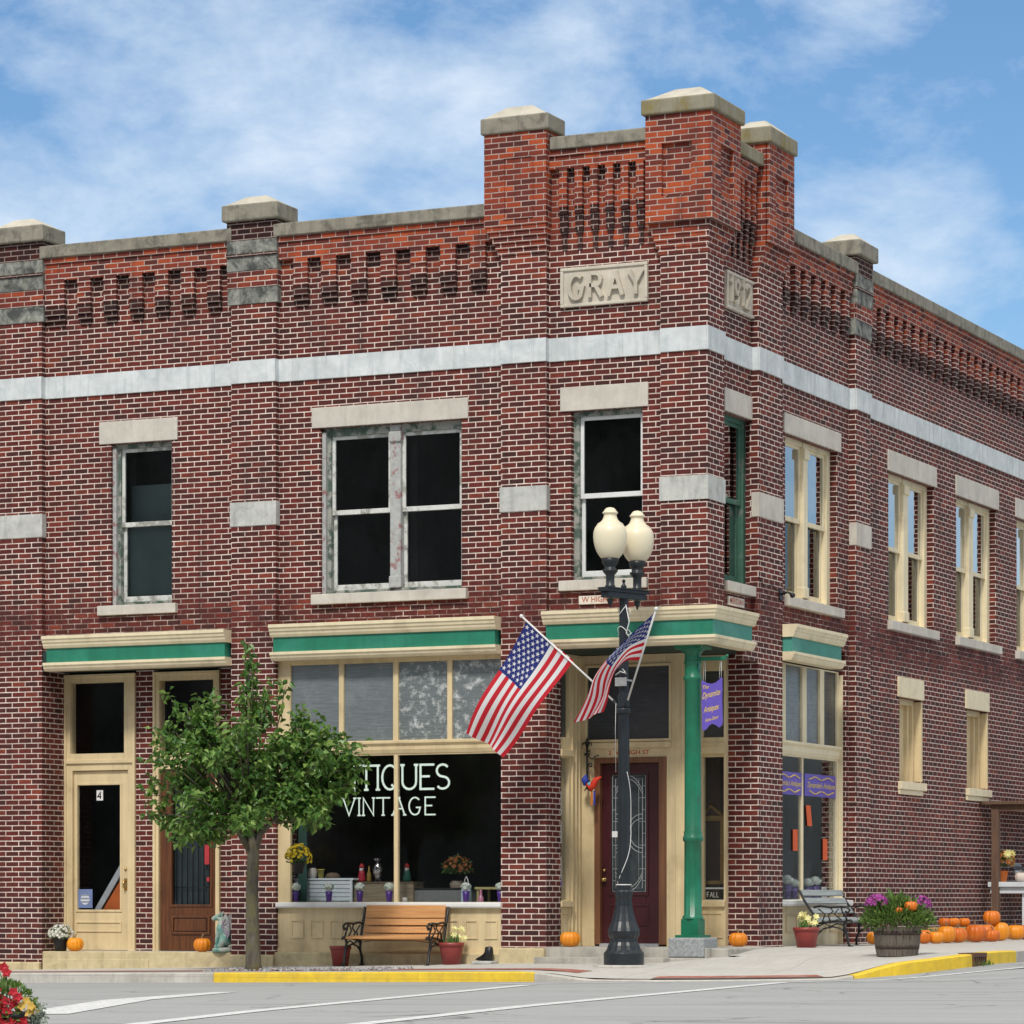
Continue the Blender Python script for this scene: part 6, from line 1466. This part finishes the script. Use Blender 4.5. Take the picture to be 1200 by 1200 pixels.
# wooden box with the figurine, bottle and silver vase
t = thing('wooden_box', 'plain brown wooden box behind the vases near the mullion', 'box', kx(449, .5)); hw = (fx(484, .5) - fx(414, .5)) / 2
m = MB(); m.box(-hw, hw, 0, .3, 0, .255); m.build('carcass', wood_mat('old_box_wood', (.15, .115, .075), (.30, .25, .17), 'X', .8), t, bevel=.004)
m = MB(); m.box(-hw - .01, hw + .01, -.012, .31, .256, .268); m.build('lid', wood_mat('old_box_lid', (.14, .10, .06), (.24, .19, .12), 'X', .8), t)
bz_ = PZ + .269
def fig(label, px, y, red):
    t = thing('figurine', label, 'figurine', (fx(px, y), y, bz_)); m = MB(); m.lathe([(.05, 0), (.055, .03), (.04, .11), (.035, .14), (.001, .145)], 16); m.build('coat', mat('figurine_red', (.34, .015, .03), .5, .15) if red else mat('figurine_green', (.015, .10, .07), .5, .15), t)
    m = MB(); m.sphere((0, 0, .165), .03); m.sphere((0, -.015, .15), .024); m.build('head', CER, t)
    m = MB(); m.lathe([(.034, 0), (.036, .015), (.02, .045), (.001, .06)], 14, (0, 0, .178)); m.build('hat', mat('figurine_hat', (.36, .012, .02), .6), t); return t
fig('red figurine with a white face on the wooden box', 424, .6, True); f2 = fig('green figurine beside the mullion on the wooden box', 477, .6, False)
lathe_thing('bottle', 'slim golden bottle next to the red figurine', 'bottle', (fx(432.5, .6), .6, bz_), [(.03, 0), (.032, .02), (.03, .1), (.012, .14), (.01, .2), (.001, .2)], mat('amber_glass', (.22, .15, .03), .2, .1), 'bottle')
lathe_thing('silver_vase', 'tall swirled silver vase on the wooden box', 'vase', (fx(443, .58), .58, bz_), [(.04, 0), (.045, .01), (.03, .03), (.055, .09), (.07, .15), (.06, .2), (.03, .235), (.026, .255), (.06, .285), (.062, .292), (.02, .27), (.001, .1)], mat('mercury_glass', (.42, .40, .40), .12, .35, 18., 0, (.05, .045, .045), (.46, .54), metal=.85), 'vase')
t = thing('ottoman', 'grey fabric ottoman on the right of the display platform', 'ottoman', kx(514, .55)); hw = (fx(545, .55) - fx(485, .55)) / 2
m = MB(); m.box(-hw, hw, 0, .36, .01, .17); m.build('body', mat('grey_felt', (.155, .165, .16), .9, .1, 20.), t, bevel=.012); m = MB(); m.box(-hw - .01, hw + .01, -.01, .37, .171, .19); m.build('lid', IRON, t, bevel=.004)
lathe_thing('mug', 'small white mug in front of the ottoman, right of the mullion', 'mug', kx(474.5, .18), [(.028, 0), (.032, .01), (.033, .07), (.029, .07), (.001, .01)], CER, 'mug')
lathe_thing('pink_bottle', 'pink bottle with a glass neck at the right of the show window', 'bottle', kx(563.5, .2), [(.035, 0), (.037, .02), (.034, .075), (.018, .09), (.015, .15), (.02, .165), (.001, .165)], mat('pink_glass', (.50, .20, .30), .3, .1), 'bottle')
t = thing('gift_bag', 'pale blue paper gift bag with a looped handle behind a vase', 'bag', kx(546.5, .32)); m = MB(); m.frustum((-.06, .06, -.03, .03), (-.055, .055, -.02, .02), .0, .20); m.build('paper', mat('pale_blue_paper', (.42, .55, .64), .7), t)
m = MB(); m.tube([(-.035, 0, .19), (-.02, 0, .29), (0, 0, .33), (.02, 0, .29), (.035, 0, .19)], .006, 6); m.build('handle', WHITEP, t)
t = thing('side_table', 'low yellow side table at the right end of the display', 'table', kx(574, .6)); hw = (fx(592, .6) - fx(556, .6)) / 2; YT = mat('yellow_table_paint', (.42, .36, .15), .6, .1)
m = MB(); m.box(-hw, hw, 0, .4, .17, .20); m.build('top', YT, t, bevel=.004)
for a in (-hw + .02, hw - .05):
    for q in (.02, .34): m = MB(); m.box(a, a + .03, q, q + .03, 0, .17); m.build('leg', YT, t)
t = thing('flower_arrangement', 'dried brown flower arrangement in a beige urn at the back of the show window', 'flower arrangement', (fx(536, .8), .8, PZ + .0)); 
m = MB(); m.lathe([(.06, 0), (.07, .02), (.04, .06), (.08, .16), (.10, .24), (.07, .28), (.001, .27)], 18); m.build('urn', mat('beige_urn', (.24, .20, .15), .7), t); dome_plant(t, (0, 0, .42), .19, .17, 60, .03, petal_mat('rust_petals', (.22, .06, .02), (.34, .14, .03)), LEAFD, 200, .06, 15)

# ------------------------------------------------------------------ lean-to, table and its display by the side wall
xt = .60
y0 = ry(1157.5, 0.); ztp = zz(1033.5, 0., y0)
BRN = wood_mat('brown_timber', (.085, .045, .028), (.17, .10, .065), 'Z', .8)
t = thing('display_table', 'white painted trestle table against the side wall above the pumpkins', 'table', (xt, y0, .315)); TW = mat('table_white', (.62, .66, .70), .6, .08, 5.)
h = ztp - .315; m = MB(); m.box(-.6, .02, 0, 3.0, h - .075, h); m.build('table_top', TW, t, bevel=.006); m = MB(); m.box(-.58, -.0, .05, 2.95, h - .17, h - .08); m.build('apron', TW, t, bevel=.004)
for a, q in ((-.10, .10), (-.58, .10), (-.10, 2.8), (-.58, 2.8)): m = MB(); m.box(a, a + .09, q, q + .09, 0, h - .172); m.build('leg', TW, t, bevel=.004)
yp = ry(1161.5, .06); zl = zz(943, .06, yp)
t = thing('timber_shelter', 'brown timber lean-to frame fixed to the brick side wall over the white table', 'shelter', (.06, yp, .315))
m = MB(); m.box(0, .11, 0, .12, 0, zl - .315); m.build('post', BRN, t, bevel=.004); m = MB(); m.box(-.159, 1.0, -.06, 3.4, zl - .313, zl - .313 + .05); m.build('shelter_roof', BRN, t, bevel=.004)
m = MB(); m.box(.111, .9, .01, .11, zl - .313 - .10, zl - .315); m.build('beam', BRN, t); m = MB(); m.box(0, .11, 3.2, 3.32, 0, zl - .315); m.build('post', BRN, t)
tb_ = ztp + .001
y = y0 + .25; t = thing('flower_arrangement', 'autumn flowers in an orange pail on the white table', 'flower arrangement', (fx(1174, y), y, tb_)); m = MB(); m.lathe([(.07, 0), (.10, .16), (.105, .165), (.09, .16), (.001, .05)], 18); m.build('pail', PUMPD, t)
dome_plant(t, (0, 0, .28), .17, .2, 26, .05, petal_mat('rust_orange_petals', (.36, .10, .02), (.52, .24, .06)), LEAFD, 90, .06, 17)
m = MB(); rd = random.Random(3)
for dx, dz in ((-.10, .42), (.10, .42), (-.02, .36)): bloom(m, Vector((.12, dx, dz)), Vector((.6, -1, .2)), .07, 0, 9, rd, .15, 2)
m.build('pale_daisies', LEMF, t)
y = y0 + .3; pumpkin('white pumpkin on the white table at the right edge', (fx(1197, y), y, tb_), .10, .8, mat('white_pumpkin_skin', (.66, .56, .48), .5, .1), STEM, None, 10, 90)
y = y0 + .5; t = thing('striped_tray', 'grey striped tray leaning on the white table', 'tray', (fx(1191, y), y, tb_)); m = MB()
for k in range(5): m.mesh([(.12 - .05 * k, -.02, .02 + .055 * k), (.12 - .05 * k, .6, .02 + .055 * k), (.08 - .05 * k, .6, .065 + .055 * k), (.08 - .05 * k, -.02, .065 + .055 * k), (.10 - .05 * k, -.02, .0 + .055 * k), (.10 - .05 * k, .6, .0 + .055 * k), (.06 - .05 * k, .6, .045 + .055 * k), (.06 - .05 * k, -.02, .045 + .055 * k)], [(0, 1, 2, 3), (4, 5, 6, 7), (0, 1, 5, 4), (2, 3, 7, 6), (0, 3, 7, 4), (1, 2, 6, 5)], k % 2)
m.build('slats', [mat('tray_grey', (.30, .32, .35), .6), mat('tray_dark', (.05, .04, .05), .6)], t)
# storm drain in the yellow kerb
kp = kerb_pt(.95); ka = -pi / 2 + .95 * pi / 2; kz = zo_t(.95); RUST = mat('rusty_cast_iron', (.12, .055, .035), .75, .3, 14., .003)
t = thing('storm_drain', 'rusty cast iron kerb drain with vertical bars between yellow kerb stretches', 'drain', (kp[0], kp[1], kz - .16), ka)
m = MB(); m.box(-.18, .012, -.205, .205, .115, .165); m.box(-.14, -.12, -.2, .2, -.02, .115); m.build('frame', RUST, t, bevel=.004)
m = MB()
for k in range(7): q = -.185 + k * .0617; m.box(-.02, .01, q - .011, q + .011, -.02, .115)
m.build('bars', RUST, t)
m = MB(); rd = random.Random(2)
for i in range(34):
    leaf(m, Vector((.02 + rd.uniform(0, .1), rd.uniform(-.2, .2), .0)), Vector((rd.uniform(-.4, .6), rd.uniform(-.5, .5), 1)), rv(rd), rd.uniform(.04, .09), .014)
o = m.build('weeds', LEAFB, loc=(kp[0] + .0, kp[1], road_z(*kp) - .005)); o.rotation_euler = (0, 0, ka); tag(o, 'tuft of green weeds growing at the kerb drain', 'weeds', kind='stuff')

# small iron bracket on the side pier
t = thing('wall_bracket', 'small black iron bracket with a wire on the brick pier beside the cream side window', 'bracket', (.0, ry(914, 0.), zr(914, 697)))
m = MB(); m.box(0.002, .02, -.05, .05, -.06, .06); m.tube([(.01, 0, 0), (.10, .0, .03), (.16, .02, .0)], .016, 7); m.sphere((.16, .02, -.01), .035); m.build('arm', IRON, t)
m = MB(); m.tube([(.012, -.05, .03), (.012, -.3, .10), (.012, -.6, .06), (.012, -.78, .16)], .006, 5); m.build('wire', IRON, t)
